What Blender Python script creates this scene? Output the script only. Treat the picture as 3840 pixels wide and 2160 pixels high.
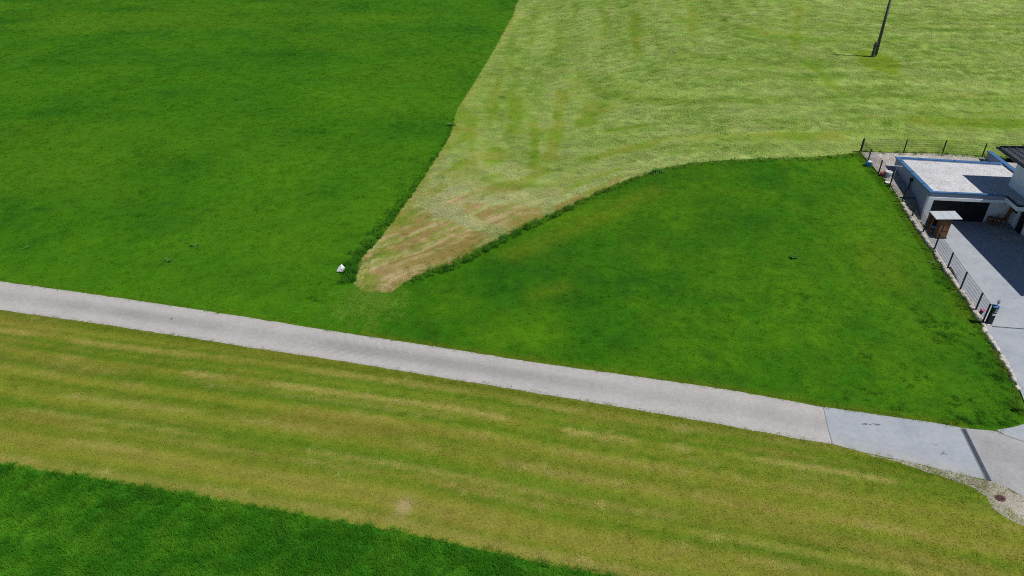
import bpy, bmesh, math, random
import numpy as np
from mathutils import Vector
from mathutils.geometry import delaunay_2d_cdt

for o in list(bpy.data.objects):
    bpy.data.objects.remove(o)
sc = bpy.context.scene
COL = sc.collection
R = math.radians
random.seed(7)
rng = np.random.default_rng(11)

# ------------------------------------------------------------------ camera, sky, sun, exposure
CAM_H = 21.5
PITCH = R(32.0)
FPX = 2560.0                      # focal length in pixels of the 3840 px wide photograph
cam_d = bpy.data.cameras.new('camera')
cam = bpy.data.objects.new('camera', cam_d)
COL.objects.link(cam)
cam.location = (0, 0, CAM_H)
cam.rotation_euler = (R(90) - PITCH, 0, 0)
cam_d.sensor_width = 36.0
cam_d.lens = 36.0 * FPX / 3840.0
cam_d.clip_end = 6000
cam_d.clip_start = 0.1
sc.camera = cam

SUN_EL, SUN_AZ = R(58.5), R(-18)
S = Vector((math.cos(SUN_EL) * math.cos(SUN_AZ), math.cos(SUN_EL) * math.sin(SUN_AZ), math.sin(SUN_EL)))
w = bpy.data.worlds.new('World')
sc.world = w
w.use_nodes = True
nt = w.node_tree
sky = nt.nodes.new('ShaderNodeTexSky')
sky.sky_type = 'NISHITA'
sky.sun_disc = False
sky.dust_density = 0.3
sky.ozone_density = 6.0
sky.sun_elevation = SUN_EL
sky.sun_rotation = math.atan2(S.x, S.y)
nt.links.new(sky.outputs['Color'], nt.nodes['Background'].inputs['Color'])
nt.nodes['Background'].inputs['Strength'].default_value = 0.058
sd = bpy.data.lights.new('sun', 'SUN')
sd.energy = 4.5
sd.angle = R(0.5)
sd.color = (1.0, 0.955, 0.89)
sun = bpy.data.objects.new('sun', sd)
COL.objects.link(sun)
sun.location = (60, -20, 90)
sun.rotation_euler = S.to_track_quat('Z', 'Y').to_euler()
sc.view_settings.view_transform = 'Standard'
sc.view_settings.look = 'None'
sc.view_settings.gamma = 1.0
sc.view_settings.exposure = 0.0
sc.view_settings.use_curve_mapping = False
sc.cycles.filter_width = 1.05

# ------------------------------------------------------------------ geometry of the site
def sstep(a, b, t):
    t = np.clip((np.asarray(t, float) - a) / (b - a), 0, 1)
    return t * t * (3 - 2 * t)

def terr(x, y):
    """height of the natural ground: flat by the road, rising past the garage, which is dug into the slope"""
    y = np.asarray(y, float); x = np.asarray(x, float)
    r = np.interp(y, [29.5, 31.5, 42.5, 44, 49.4, 51.5, 58, 400], [0, .1, 1.12, 1.25, 1.68, 1.95, 2.3, 2.3])
    far = np.interp(y, [56, 82, 112, 400], [0, 2.7, 5.2, 5.2])
    return r * sstep(2, 24, x) + far * sstep(0, 62, x)

def unproject(px, py, z=None):
    """ground point under a pixel of the 3840 x 2160 photograph"""
    cp, sp = math.cos(PITCH), math.sin(PITCH)
    dx = (px - 1920) / FPX; dy = (1080 - py) / FPX
    d = np.array([dx, cp + dy * sp, -sp + dy * cp])
    if z is not None:
        t = (z - CAM_H) / d[2]
        return d[0] * t, d[1] * t
    lo, hi = 0.0, CAM_H / -d[2]
    for _ in range(50):
        t = (lo + hi) / 2
        if CAM_H + d[2] * t > float(terr(d[0] * t, d[1] * t)):
            lo = t
        else:
            hi = t
    return d[0] * t, d[1] * t

K = 3840 / 2576
def G(px, py, z=None):            # from the 2576 px wide copy of the photograph
    return unproject(px * K, py * K, z)

def project(x, y, z):
    cp, sp = math.cos(PITCH), math.sin(PITCH)
    zz = z - CAM_H
    c = y * cp - zz * sp
    return 0.5 + x / c * FPX / 3840, 0.5 - (y * sp + zz * cp) / c * FPX / 2160

# ------------------------------------------------------------------ numpy noise
_perm = np.random.default_rng(3).random(4096 * 4)
def _h(i, j, k):
    return _perm[((i * 73856093) ^ (j * 19349663) ^ (k * 83492791)) & 16383]
def vnoise(x, y, z=0.0):
    x = np.asarray(x, float); y = np.asarray(y, float); z = np.asarray(z, float) + 0 * x
    i = np.floor(x).astype(np.int64); j = np.floor(y).astype(np.int64); k = np.floor(z).astype(np.int64)
    u = x - i; v = y - j; q = z - k
    u = u * u * (3 - 2 * u); v = v * v * (3 - 2 * v); q = q * q * (3 - 2 * q)
    r = 0
    for a in (0, 1):
        for b in (0, 1):
            for c in (0, 1):
                r = r + _h(i + a, j + b, k + c) * (u if a else 1 - u) * (v if b else 1 - v) * (q if c else 1 - q)
    return r
def fbm(x, y, z=0.0, o=4, g=0.5):
    s = 0; a = 1; t = 0; f = 1
    for n in range(o):
        s = s + a * vnoise(x * f + 17.3 * n, y * f - 9.1 * n, np.asarray(z) * f + 5.7 * n)
        t += a; a *= g; f *= 2.03
    return s / t
def seg_dist(x, y, pts, full=False):
    best = np.full(np.shape(x), 1e9); arc = np.zeros(np.shape(x)); L = 0
    for (ax, ay), (bx, by) in zip(pts[:-1], pts[1:]):
        l2 = (bx - ax) ** 2 + (by - ay) ** 2
        t = np.clip(((x - ax) * (bx - ax) + (y - ay) * (by - ay)) / l2, 0, 1)
        d = np.hypot(x - ax - t * (bx - ax), y - ay - t * (by - ay))
        m = d < best
        best = np.where(m, d, best)
        arc = np.where(m, L + t * math.sqrt(l2), arc)
        L += math.sqrt(l2)
    return (best, arc) if full else best
def inside(x, y, poly):
    c = np.zeros(np.shape(x), bool)
    n = len(poly)
    for i in range(n):
        x1, y1 = poly[i]; x2, y2 = poly[(i + 1) % n]
        if y1 == y2: continue
        m = ((y1 > y) != (y2 > y)) & (x < (x2 - x1) * (y - y1) / (y2 - y1) + x1)
        c ^= m
    return c
def lin(r, g, b):
    f = lambda c: (c / 12.92 if c <= 0.04045 else ((c + 0.055) / 1.055) ** 2.4)
    return np.array([f(r / 255), f(g / 255), f(b / 255)])
def mix(a, b, t):
    t = np.asarray(t)[..., None]
    return a * (1 - t) + b * t

# ------------------------------------------------------------------ node / material helpers
def new_mat(name):
    m = bpy.data.materials.new(name)
    m.use_nodes = True
    return m, m.node_tree, m.node_tree.nodes['Principled BSDF']
def setp(p, **k):
    for a, b in k.items():
        p.inputs[a].default_value = b
def noise_node(t, scale, detail=4, rough=0.6, vec=None):
    n = t.nodes.new('ShaderNodeTexNoise')
    n.inputs['Scale'].default_value = scale
    n.inputs['Detail'].default_value = detail
    n.inputs['Roughness'].default_value = rough
    if vec is not None: t.links.new(vec, n.inputs['Vector'])
    return n
def pos_node(t):
    return t.nodes.new('ShaderNodeNewGeometry').outputs['Position']
def ramp(t, fac, stops):
    r = t.nodes.new('ShaderNodeValToRGB')
    e = r.color_ramp.elements
    while len(e) < len(stops): e.new(0.5)
    for q, (p, c) in zip(e, stops):
        q.position = p
        q.color = (*c, 1) if len(c) == 3 else c
    t.links.new(fac, r.inputs[0])
    return r.outputs[0]
def mixc(t, a, b, fac, mode='MIX'):
    m = t.nodes.new('ShaderNodeMix')
    m.data_type = 'RGBA'; m.blend_type = mode
    for s, v in ((6, a), (7, b)):
        if isinstance(v, (tuple, list)): m.inputs[s].default_value = (*v[:3], 1)
        else: t.links.new(v, m.inputs[s])
    if isinstance(fac, (int, float)): m.inputs[0].default_value = fac
    else: t.links.new(fac, m.inputs[0])
    return m.outputs[2]
def bump(t, p, h, strength, dist):
    b = t.nodes.new('ShaderNodeBump')
    b.inputs['Strength'].default_value = strength
    b.inputs['Distance'].default_value = dist
    t.links.new(h, b.inputs['Height'])
    t.links.new(b.outputs[0], p.inputs['Normal'])
def surf(name, col, rough=0.7, var=0.15, scale=3.0, fine=60.0, finevar=0.1, metal=0.0, bmp=0.0, spec=0.3):
    """a plain weathered surface: two scales of mottling over one colour"""
    m, t, p = new_mat(name)
    pos = pos_node(t)
    a = noise_node(t, scale, 5, 0.6, pos); b = noise_node(t, fine, 3, 0.6, pos)
    c = np.array(col)
    c1 = ramp(t, a.outputs[0], [(0.3, tuple(c * (1 - var))), (0.7, tuple(np.minimum(c * (1 + var), 0.95)))])
    g1 = ramp(t, b.outputs[0], [(0.3, (1 - finevar,) * 3), (0.7, (1 + finevar,) * 3)])
    t.links.new(mixc(t, c1, g1, 1.0, 'MULTIPLY'), p.inputs['Base Color'])
    setp(p, Roughness=rough, Metallic=metal)
    p.inputs['Specular IOR Level'].default_value = spec
    if bmp: bump(t, p, b.outputs[0], 0.6, bmp)
    return m

# ------------------------------------------------------------------ object helpers
def tag(o, label=None, cat=None, group=None, kind=None):
    if label: o['label'] = label
    if cat: o['category'] = cat
    if group: o['group'] = group
    if kind: o['kind'] = kind
    return o
def thing(name, label, cat, loc=(0, 0, 0), group=None):
    o = bpy.data.objects.new(name, None)
    o.empty_display_size = 0.2
    COL.objects.link(o); o.location = loc
    return tag(o, label, cat, group)
class MB:
    """collects shapes in world coordinates, builds ONE mesh object"""
    def __init__(s): s.v = []; s.f = []
    def add(s, vs, fs):
        n = len(s.v); s.v += [tuple(map(float, q)) for q in vs]; s.f += [tuple(i + n for i in q) for q in fs]; return s
    def prism(s, poly, z0, z1):
        n = len(poly)
        ar = sum(poly[i][0] * poly[(i + 1) % n][1] - poly[(i + 1) % n][0] * poly[i][1] for i in range(n))
        if ar < 0: poly = poly[::-1]
        z0 = z0 if hasattr(z0, '__len__') else [z0] * n
        z1 = z1 if hasattr(z1, '__len__') else [z1] * n
        vs = [(*p, z) for p, z in zip(poly, z0)] + [(*p, z) for p, z in zip(poly, z1)]
        fs = [tuple(range(n - 1, -1, -1)), tuple(range(n, 2 * n))] + [(i, (i + 1) % n, n + (i + 1) % n, n + i) for i in range(n)]
        return s.add(vs, fs)
    def beam(s, a, b, wd, ht=None, up=(0, 0, 1)):
        """box from a to b"""
        a = np.array(a, float); b = np.array(b, float); ht = ht or wd
        d = b - a; d = d / np.linalg.norm(d)
        u = np.array(up, float)
        if abs(d @ u) > 0.98: u = np.array([1.0, 0, 0])
        x = np.cross(d, u); x /= np.linalg.norm(x); y = np.cross(x, d)
        vs = [e + sx * x * wd / 2 + sy * y * ht / 2 for e in (a, b) for sx, sy in ((-1, -1), (1, -1), (1, 1), (-1, 1))]
        return s.add(vs, [(0, 1, 2, 3), (7, 6, 5, 4), (0, 4, 5, 1), (1, 5, 6, 2), (2, 6, 7, 3), (3, 7, 4, 0)])
    def tube(s, pts, rad, n=8, cap=True):
        pts = [np.array(p, float) for p in pts]
        rad = rad if hasattr(rad, '__len__') else [rad] * len(pts)
        vs = []; fs = []
        for i, p in enumerate(pts):
            d = pts[min(i + 1, len(pts) - 1)] - pts[max(i - 1, 0)]
            d = d / np.linalg.norm(d)
            u = np.array([0, 0, 1.0]) if abs(d[2]) < 0.9 else np.array([1.0, 0, 0])
            x = np.cross(d, u); x /= np.linalg.norm(x); y = np.cross(x, d)
            for k in range(n):
                a = 2 * math.pi * k / n
                vs.append(p + rad[i] * (math.cos(a) * x + math.sin(a) * y))
        for i in range(len(pts) - 1):
            for k in range(n):
                fs.append((i * n + k, i * n + (k + 1) % n, (i + 1) * n + (k + 1) % n, (i + 1) * n + k))
        if cap:
            fs.append(tuple(range(n - 1, -1, -1))); fs.append(tuple(range((len(pts) - 1) * n, len(pts) * n)))
        return s.add(vs, fs)
    def build(s, name, m, parent=None, bevel=0, smooth=False, origin=None):
        me = bpy.data.meshes.new(name)
        o = np.array(origin if origin is not None else (parent.matrix_basis.translation if parent and not parent.parent else (0, 0, 0)), float)
        if parent is not None and parent.parent is not None: o = np.zeros(3)
        if parent is not None: 
            root = parent
            while root.parent: root = root.parent
            o = np.array(root.location)
        vs = np.array(s.v) - o
        me.from_pydata([tuple(q) for q in vs], [], s.f)
        bm = bmesh.new(); bm.from_mesh(me)
        bmesh.ops.recalc_face_normals(bm, faces=bm.faces)
        if bevel:
            bmesh.ops.bevel(bm, geom=[e for e in bm.edges if e.calc_face_angle(0) > 0.6], offset=bevel, segments=1, affect='EDGES')
        bm.to_mesh(me); bm.free()
        if smooth:
            for p in me.polygons: p.use_smooth = True
        me.materials.append(m)
        ob = bpy.data.objects.new(name, me)
        COL.objects.link(ob)
        if parent is not None: ob.parent = parent
        else: ob.location = tuple(o)
        return ob
def copy_thing(o, parent=None):
    c = o.copy(); COL.objects.link(c)
    if parent is not None: c.parent = parent
    for ch in list(o.children): copy_thing(ch, c)
    return c

# ------------------------------------------------------------------ outlines read off the site
LB = [G(*p) for p in [(1305, 0), (1290, 40), (1240, 130), (1195, 205), (1152, 272), (1142, 300), (1133, 340), (1095, 400), (1060, 455), (1022, 510),
                      (985, 560), (950, 608), (908, 648), (897, 690), (890, 715)]]
d = np.subtract(LB[0], LB[2]); d = d / np.linalg.norm(d)
LB = [tuple(np.array(LB[0]) + d * 60)] + LB
TIP = [G(*p) for p in [(905, 727), (925, 735), (985, 736), (1003, 722)]]
BB = [G(*p) for p in [(1012, 714), (1060, 690), (1130, 668), (1200, 632), (1270, 595), (1340, 560), (1420, 524), (1500, 486), (1580, 451), (1650, 427),
                      (1740, 410), (1830, 402), (1930, 398), (2030, 396), (2110, 390), (2163, 383)]]
FB = [G(*p) for p in [(2163, 383), (2272, 386), (2370, 387), (2470, 395), (2560, 398)]]   # foot of the back fence
d = np.subtract(FB[-1], FB[0]); d = d / np.linalg.norm(d)
FB += [tuple(np.array(FB[-1]) + d * 40)]
RT = [G(*p) for p in [(0, 708), (200, 735), (425, 768), (640, 801), (870, 838), (1120, 876), (1400, 920), (1600, 947), (1800, 976), (1990, 1009), (2072, 1024)]]
RBm = [G(*p) for p in [(0, 780), (200, 808), (420, 841), (640, 876), (870, 910), (1075, 944), (1300, 981), (1540, 1021), (1800, 1065), (1990, 1101), (2095, 1118)]]
CT = [G(*p) for p in [(2072, 1024), (2200, 1042), (2320, 1059), (2425, 1077)]]
CB = [G(*p) for p in [(2095, 1118), (2180, 1140), (2300, 1165), (2400, 1190), (2488, 1209)]]
AT = [G(*p) for p in [(2425, 1077), (2500, 1084), (2530, 1094)]]
dl = np.subtract(RT[0], RT[2]); dl /= np.linalg.norm(dl)
RT0 = tuple(np.array(RT[0]) + dl * 60); RB0 = tuple(np.array(RBm[0]) + dl * 60)
DE = [G(*p) for p in [(0, 1167), (200, 1199), (350, 1224), (500, 1251), (700, 1285), (830, 1309), (990, 1336), (1150, 1370), (1300, 1404), (1450, 1435), (1540, 1449)]]
d0 = np.subtract(DE[0], DE[3]); d0 /= np.linalg.norm(d0); d1 = np.subtract(DE[-1], DE[-4]); d1 /= np.linalg.norm(d1)
DE = [tuple(np.array(DE[0]) + d0 * 40)] + DE + [tuple(np.array(DE[-1]) + d1 * 30)]
# fence feet on the driveway side, from the far corner to the letter box (3840 px)
FS = [unproject(*p) for p in [(3224.8, 570.7), (3253.4, 609.2), (3293.2, 653.9), (3335.4, 701.1), (3381.4, 759.5), (3417.4, 817.9)]]
FS += [unproject(*p) for p in [(3458.4, 878.1), (3501.9, 939), (3549.1, 1014.8), (3598.8, 1089.3), (3655.9, 1167.1), (3684.5, 1208.1)]]
# lawn edge further down to the road
LE = [unproject(*p) for p in [(3690, 1222), (3698, 1249), (3717, 1279), (3734, 1304), (3749, 1331), (3771, 1368), (3791, 1403), (3811, 1445), (3826, 1473), (3840, 1508), (3850, 1560)]]
LT = [unproject(*p) for p in [(3840, 1600), (3800, 1608)]]

# local frame of the buildings: u runs back along the garage's left wall, v to the right along its front
O = np.array([28.37, 42.695]); U = np.array([0.115, 0.9934]); V = np.array([0.9934, -0.115])
def W(u, v):
    q = O + u * U + v * V
    return (float(q[0]), float(q[1]))
def W3(u, v, z):
    return (*W(u, v), z)

# ------------------------------------------------------------------ field colours (surface colours, not light)
GAIN = dict(A=1.0, B=1.0, C=1.0, D=1.0, E=1.0)
LF = 1.08
def c_(r, g, b): return lin(r, g, b) / LF

def col_meadow(x, y, dark=1.0):
    n1 = fbm(x / 9, y / 9, 1.5, 4); n2 = fbm(x / 1.7, y / 1.7, 7.7, 5, .62); n3 = fbm(x / 22, y / 14, 3.3, 3)
    c = mix(c_(66, 124, 14), c_(84, 136, 18), sstep(.35, .68, n1 * .5 + n2 * .5))
    c = mix(c, c_(30, 94, 18), sstep(.47, .70, n2 * .6 + (1 - n1) * .4) * .6)
    c = mix(c, c_(100, 138, 24), sstep(.46, .7, n3) * .4)
    return c * np.array([.64, .69, .41]) * (1 + .36 * (fbm(x / .55, y / .55, 81.0, 3) - .5))[..., None]
def col_lawn(x, y):
    n1 = fbm(x / 5, y / 5, 11.5, 4); n2 = fbm(x / 1.1, y / 1.1, 17.7, 5, .62); n3 = fbm(x / 14, y / 10, 4.3, 3)
    c = mix(c_(62, 124, 12), c_(90, 142, 16), sstep(.38, .66, n1 * .5 + n2 * .5))
    c = mix(c, c_(34, 96, 18), sstep(.48, .70, n2 * .65 + (1 - n1) * .35) * .6)
    c = mix(c, c_(108, 142, 26), sstep(.5, .75, n3) * .4)
    # paler, thin sward beside the tall strip and yellow patches
    for (px, py, qx, qy, wd, a) in [(1290, 640, 1640, 480, 1.0, .42), (2420, 745, 2440, 800, .7, .4), (2200, 640, 2240, 700, 1.6, .35), (1350, 740, 1420, 720, .7, .35)]:
        dd = seg_dist(x, y, [G(px, py), G(qx, qy)])
        c = mix(c, c_(122, 142, 34), np.exp(-(dd / wd) ** 2) * a)
    e = np.minimum(seg_dist(x, y, RT + CT), 9)
    c = mix(c, c_(112, 128, 34), (np.exp(-(e / .35) ** 2)) * .6)
    e = seg_dist(x, y, FS[4:10])
    c = mix(c, c_(110, 112, 36), np.exp(-(e / .38) ** 2) * .6)
    # cut grass blown over the corner by the road
    dd = seg_dist(x, y, [G(900, 745), G(880, 800)])
    c = mix(c, c_(128, 160, 62), np.exp(-(dd / 1.5) ** 2) * .7 * sstep(.35, .6, fbm(x / .7, y / .7, 2.2)))
    return c * np.array([.63, .63, .43]) * (1 + .44 * (fbm(x / .4, y / .4, 82.0, 3) - .5))[..., None]
def hay_u(x, y):
    d1 = seg_dist(x, y, LB); d2 = seg_dist(x, y, BB + FB[1:])
    k = 7.0
    return -np.log(np.exp(-np.minimum(d1, 300) / k) + np.exp(-np.minimum(d2, 300) / k)) * k, d1, d2
def cover_hay(x, y):
    """0 bare stubble .. 1 thick lying hay"""
    u, d1, d2 = hay_u(x, y)
    wob = fbm(x / 6, y / 6, 9.1, 3) * 2.4
    st = fbm((u + wob) * .55, x * .07, y * .07, 4)
    pt = fbm(x / 1.1, y / .9, 3.1, 4)
    st = .5 + 1.5 * (st - .5) + .42 * (fbm((u + .25 * wob) * 1.25, x * .05, y * .05, 2) - .5) * np.exp(-np.maximum(u - 6, 0) / 60)
    c = .12 + 1.15 * (.66 * st + .34 * pt)
    tip = np.array(G(960, 690)); dt = np.hypot(x - tip[0], y - tip[1])
    # near the tip the swaths follow the lower border
    st2 = fbm((d2 + .6 * wob) * 1.1, x * .22, y * .22, 4)
    k = np.exp(-(dt / 16) ** 2)
    c = c * (1 - k) + k * (.3 + 1.05 * (.7 * st2 + .3 * pt))
    bare = 1 - sstep(5.5, 8.5, dt + 2.5 * fbm(x / 2, y / 2, 8.8, 3) - 1.2)
    c = c - .16 * np.exp(-(dt / 16) ** 2) * (1 + 2.2 * (.5 - st2))
    c = c - .62 * bare
    sw = seg_dist(x, y, [G(1040, 490), G(1110, 525), G(1190, 562), G(1265, 590)])
    c = np.maximum(c, 1.05 * np.exp(-(sw / 1.15) ** 2) * (.75 + .5 * pt))
    c = c * (1 - .75 * np.exp(-((dt - 7.2) / 2.2) ** 2) * (1 - np.exp(-(sw / 1.0) ** 2)) * (1 - bare))
    for (px, py, qx, qy, wd, a) in [(1150, 505, 1290, 462, .45, .75), (1195, 525, 1225, 528, .6, .75), (1060, 500, 1110, 470, .35, .5), (1240, 545, 1290, 525, .45, .6), (1110, 440, 1160, 410, .35, .4),
                                    (1400, 330, 1410, 230, .5, .55), (1385, 400, 1400, 330, .4, .5), (1290, 330, 1300, 250, .45, .4), (1470, 310, 1500, 270, .9, .55), (1235, 400, 1242, 380, .6, .4),
                                    (1560, 430, 1300, 560, .4, .45), (1480, 400, 1640, 360, .5, .35), (1650, 350, 2100, 345, .5, .35), (1090, 575, 1120, 590, .4, .5), (1080, 400, 1160, 350, .3, .4), (1300, 470, 1370, 430, .3, .55), (1180, 345, 1190, 300, .3, .35), (1240, 300, 1255, 200, .35, .35), (1340, 420, 1350, 300, .3, .35), (1530, 330, 1620, 315, .4, .45), (1690, 385, 1800, 372, .3, .4), (1380, 520, 1450, 470, .25, .45), (1290, 590, 1345, 560, .3, .5), (2120, 240, 2000, 120, .5, .3), (2000, 120, 2010, 20, .5, .3), (2300, 300, 2560, 310, .6, .3), (1750, 120, 1740, 20, .6, .3), (1600, 150, 1600, 40, .6, .3)]:
        c = c - 1.3 * a * np.exp(-((seg_dist(x, y, [G(px, py), G(qx, qy)]) + .35 * (pt - .5)) / (wd * 1.35)) ** 2) * (.5 + pt)
    d2_, arc_ = seg_dist(x, y, BB, True)
    c = c - .38 * np.exp(-((d2_ - .9) / 1.5) ** 2) * (1 - sstep(17, 27, arc_)) * sstep(5, 9, arc_) * 1.6 * sstep(.35, .7, pt)
    rr = seg_dist(x, y, BB[6:11])
    c = np.maximum(c, 1.0 * np.exp(-((rr - 1.3) / .55) ** 2) * (.6 + .5 * pt))
    pole = np.array(G(2200, 147)); dp = np.hypot((x - pole[0]) , (y - pole[1] + 1.2) * .55)
    c = c * sstep(1.7, 2.4, dp + .8 * (pt - .5)) * (.45 + .55 * sstep(.2, .9, d1 + .8 * (pt - .5)))
    return np.clip(c, 0, 1.1), dt, pt, dp
def hay_lines(x, y):
    """light and dark mowing lines following the borders, and flecks of hay"""
    u, d1, d2 = hay_u(x, y)
    wob = (fbm(x / 7, y / 7, 9.1, 3) - .5) * 2.2
    a = fbm((u + wob) * .55, x * .03, y * .03, 2) - .5; b = fbm((u + .6 * wob) * 1.5, x * .06, y * .06, 2) - .5
    f = fbm(x / .8, y / .8, 61.0, 3) - .5; g_ = fbm(x / 3.5, y / 3.0, 66.0, 3) - .5
    fl = sstep(.66, .78, fbm(x / .55, y / .55, 71.0, 2))
    L = 1 + .40 * a + .40 * b + .24 * f + .14 * g_ - .24 * fl
    c = np.stack([L, 1 + (L - 1) * .8, L ** 1.3], -1)
    grn = np.clip(-(a + b) * 1.6, 0, .5)[..., None]
    return c * (1 - grn * np.array([.10, .02, .4])) * np.array([1.0, .95, 1.0])
def col_hay_ground(x, y):
    c, dt, pt, dp = cover_hay(x, y)
    k = np.exp(-(dt / 17) ** 2); kt = 1 - sstep(9, 19, dt + 3 * (fbm(x / 2.5, y / 2.5, 3.9, 3) - .5))
    n = fbm(x / 1.6, y / 1.6, 21.0, 4); d2 = seg_dist(x, y, BB); d1 = seg_dist(x, y, LB)
    st = fbm((d2 - .35 * d1) * 1.5, (x + y) * .22, 5.5, 4)
    gr = mix(c_(112, 144, 40), c_(128, 146, 54), sstep(.4, .65, n))
    tan = mix(c_(156, 142, 86), c_(146, 138, 74), n)
    gr = mix(gr, tan, np.clip(sstep(.42, .6, .5 * n + .5 * st) * (.02 + .75 * k), 0, 1))
    _, arc = seg_dist(x, y, BB, True)
    t1 = .5 + 1.5 * (fbm(d2 * 2.4 + .5 * n, arc * .20, 5.5, 4) - .5); t2 = .5 + 1.4 * (fbm(d2 * 1.6 + .5 * n, arc * .26, 15.5, 4) - .5); t3 = fbm(x / .5, y / .5, 25.5, 3)
    tipc = mix(c_(178, 164, 124), c_(150, 132, 84), sstep(.34, .58, .65 * t1 + .35 * t3))
    tipc = mix(tipc, c_(126, 142, 54), sstep(.44, .58, .6 * t2 + .4 * t3) * .85)
    tipc = mix(tipc, c_(104, 136, 32), np.exp(-((d1 - .9) / .7) ** 2) * sstep(.4, .6, n) * .8)
    tipc = mix(tipc, c_(186, 182, 142), sstep(.56, .70, .7 * t2 + .3 * t3) * .6)
    gr = mix(gr, tipc, kt)
    gr = mix(gr, mix(c_(188, 172, 122), c_(150, 158, 70), sstep(8, 16, dt) * 0 + n), np.exp(-((d1 - .35) / .5) ** 2) * .4 * sstep(.35, .65, fbm(x / 1.5, y / 1.5, 91.0, 3)))
    gr = mix(gr, mix(c_(160, 140, 88), c_(142, 126, 68), st), np.exp(-(d2 / 1.5) ** 2) * (.25 + .6 * sstep(.38, .6, fbm(x / 1.3, y / 1.3, 93.0, 3))) * (1 - sstep(18, 30, arc)) + np.exp(-(d2 / .6) ** 2) * .2)
    gr = mix(gr, c_(112, 138, 34), (1 - sstep(1.8, 2.6, dp)) * .9)
    hay = mix(c_(152, 180, 94), c_(176, 180, 130), np.clip(k * 1.1, 0, 1))
    return mix(gr, hay, sstep(.25, .85, c)) * .92 * hay_lines(x, y)
def col_hay_strand(x, y):
    c, dt, pt, dp = cover_hay(x, y)
    k = np.exp(-(dt / 17) ** 2)
    n = fbm(x / 2.5, y / 2.5, 31.0, 3)
    h = mix(c_(152, 182, 88), c_(170, 190, 112), sstep(.35, .65, n))
    h = mix(h, c_(190, 192, 150), np.clip(k * 1.15, 0, 1)) * .66 * hay_lines(x, y)
    d1 = seg_dist(x, y, LB); return mix(h, c_(150, 146, 98), np.exp(-(d1 / .8) ** 2) * .5)
DEv = np.subtract(DE[8], DE[1]); DEv /= np.linalg.norm(DEv); DEn = np.array([-DEv[1], DEv[0]])
def strip_uv(x, y):
    s = (x - DE[1][0]) * DEv[0] + (y - DE[1][1]) * DEv[1]
    return s, seg_dist(x, y, DE)
def straw_line(x, y):
    s, t = strip_uv(x, y)
    t = t + .5 * (fbm(s / 9, s * 0, 4.4, 2) - .5)
    L = 0
    for k, (t0, a) in enumerate([(.35, .6), (1.75, .6), (2.5, .35), (3.1, .5), (4.35, .65), (5.6, .45), (6.3, .35), (6.9, .95), (8.2, .7), (9.6, .4)]):
        L = L + a * np.exp(-((t - t0) / .16) ** 2) * sstep(.42, .62, fbm(s / 2.4, t * 0 + k * 7, 1.1, 3))
    return L
def col_strip(x, y):
    s, t = strip_uv(x, y)
    tw = t + .5 * (fbm(s / 9, s * 0, 4.4, 2) - .5) + .12 * (fbm(s / 1.5, t, 2.2, 2) - .5)
    b = fbm(tw * .8, s * .02, 6.6, 2); b2 = fbm(tw * 3.6, s * .015, 12.6, 2); n = fbm(x / .7, y / .7, 2.9, 4); m = fbm(s * .16, t * 1.1, 8.2, 4)
    f = .42 * b + .43 * b2 + .08 * m + .07 * n
    f = .5 + 1.6 * (f - .5)
    c = mix(c_(100, 130, 30), c_(134, 142, 50), sstep(.3, .62, f))
    c = mix(c, c_(152, 146, 76), sstep(.58, .85, f) * .9)
    c = mix(c, c_(90, 122, 28), (1 - sstep(.12, .38, f)) * .5)
    c = mix(c, c_(150, 132, 70), sstep(.56, .72, m) * .3)
    c = mix(c, c_(172, 164, 96), np.clip(straw_line(x, y), 0, 1) * .8)
    e = seg_dist(x, y, RBm + CB)
    c = mix(c, c_(96, 116, 24), np.exp(-((e - .35) / .4) ** 2) * .6)
    c = mix(c, c_(160, 148, 82), np.exp(-((t - .3) / .28) ** 2) * .5)
    for (px, py) in ((1018, 1268), (1012, 1282)):
        q = np.array(G(px, py)); c = mix(c, c_(176, 160, 120), np.exp(-(np.hypot(x - q[0], y - q[1]) / .28) ** 2) * .9)
    L = 1 + .30 * (fbm(tw * 3.1, s * .06, 33.0, 2) - .5) + .26 * (fbm(x / .5, y / .5, 36.0, 3) - .5)
    return c * np.array([.76, .75, .66]) * L[..., None]
def col_tall(x, y):
    n1 = fbm(x / 2.5, y / 2.5, 41.5, 4); n2 = fbm(x / .6, y / .6, 47.7, 3)
    c = mix(c_(50, 118, 22), c_(78, 142, 32), sstep(.4, .68, n1 * .4 + n2 * .6))
    return mix(c, c_(24, 90, 20), sstep(.54, .7, (1 - n1) * .6 + n2 * .4) * .8) * np.array([.88, .76, .62])
def col_fringe(x, y):
    n = fbm(x / .8, y / .8, 51.5, 3)
    return mix(c_(44, 94, 20), c_(78, 122, 28), sstep(.35, .7, n))

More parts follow.
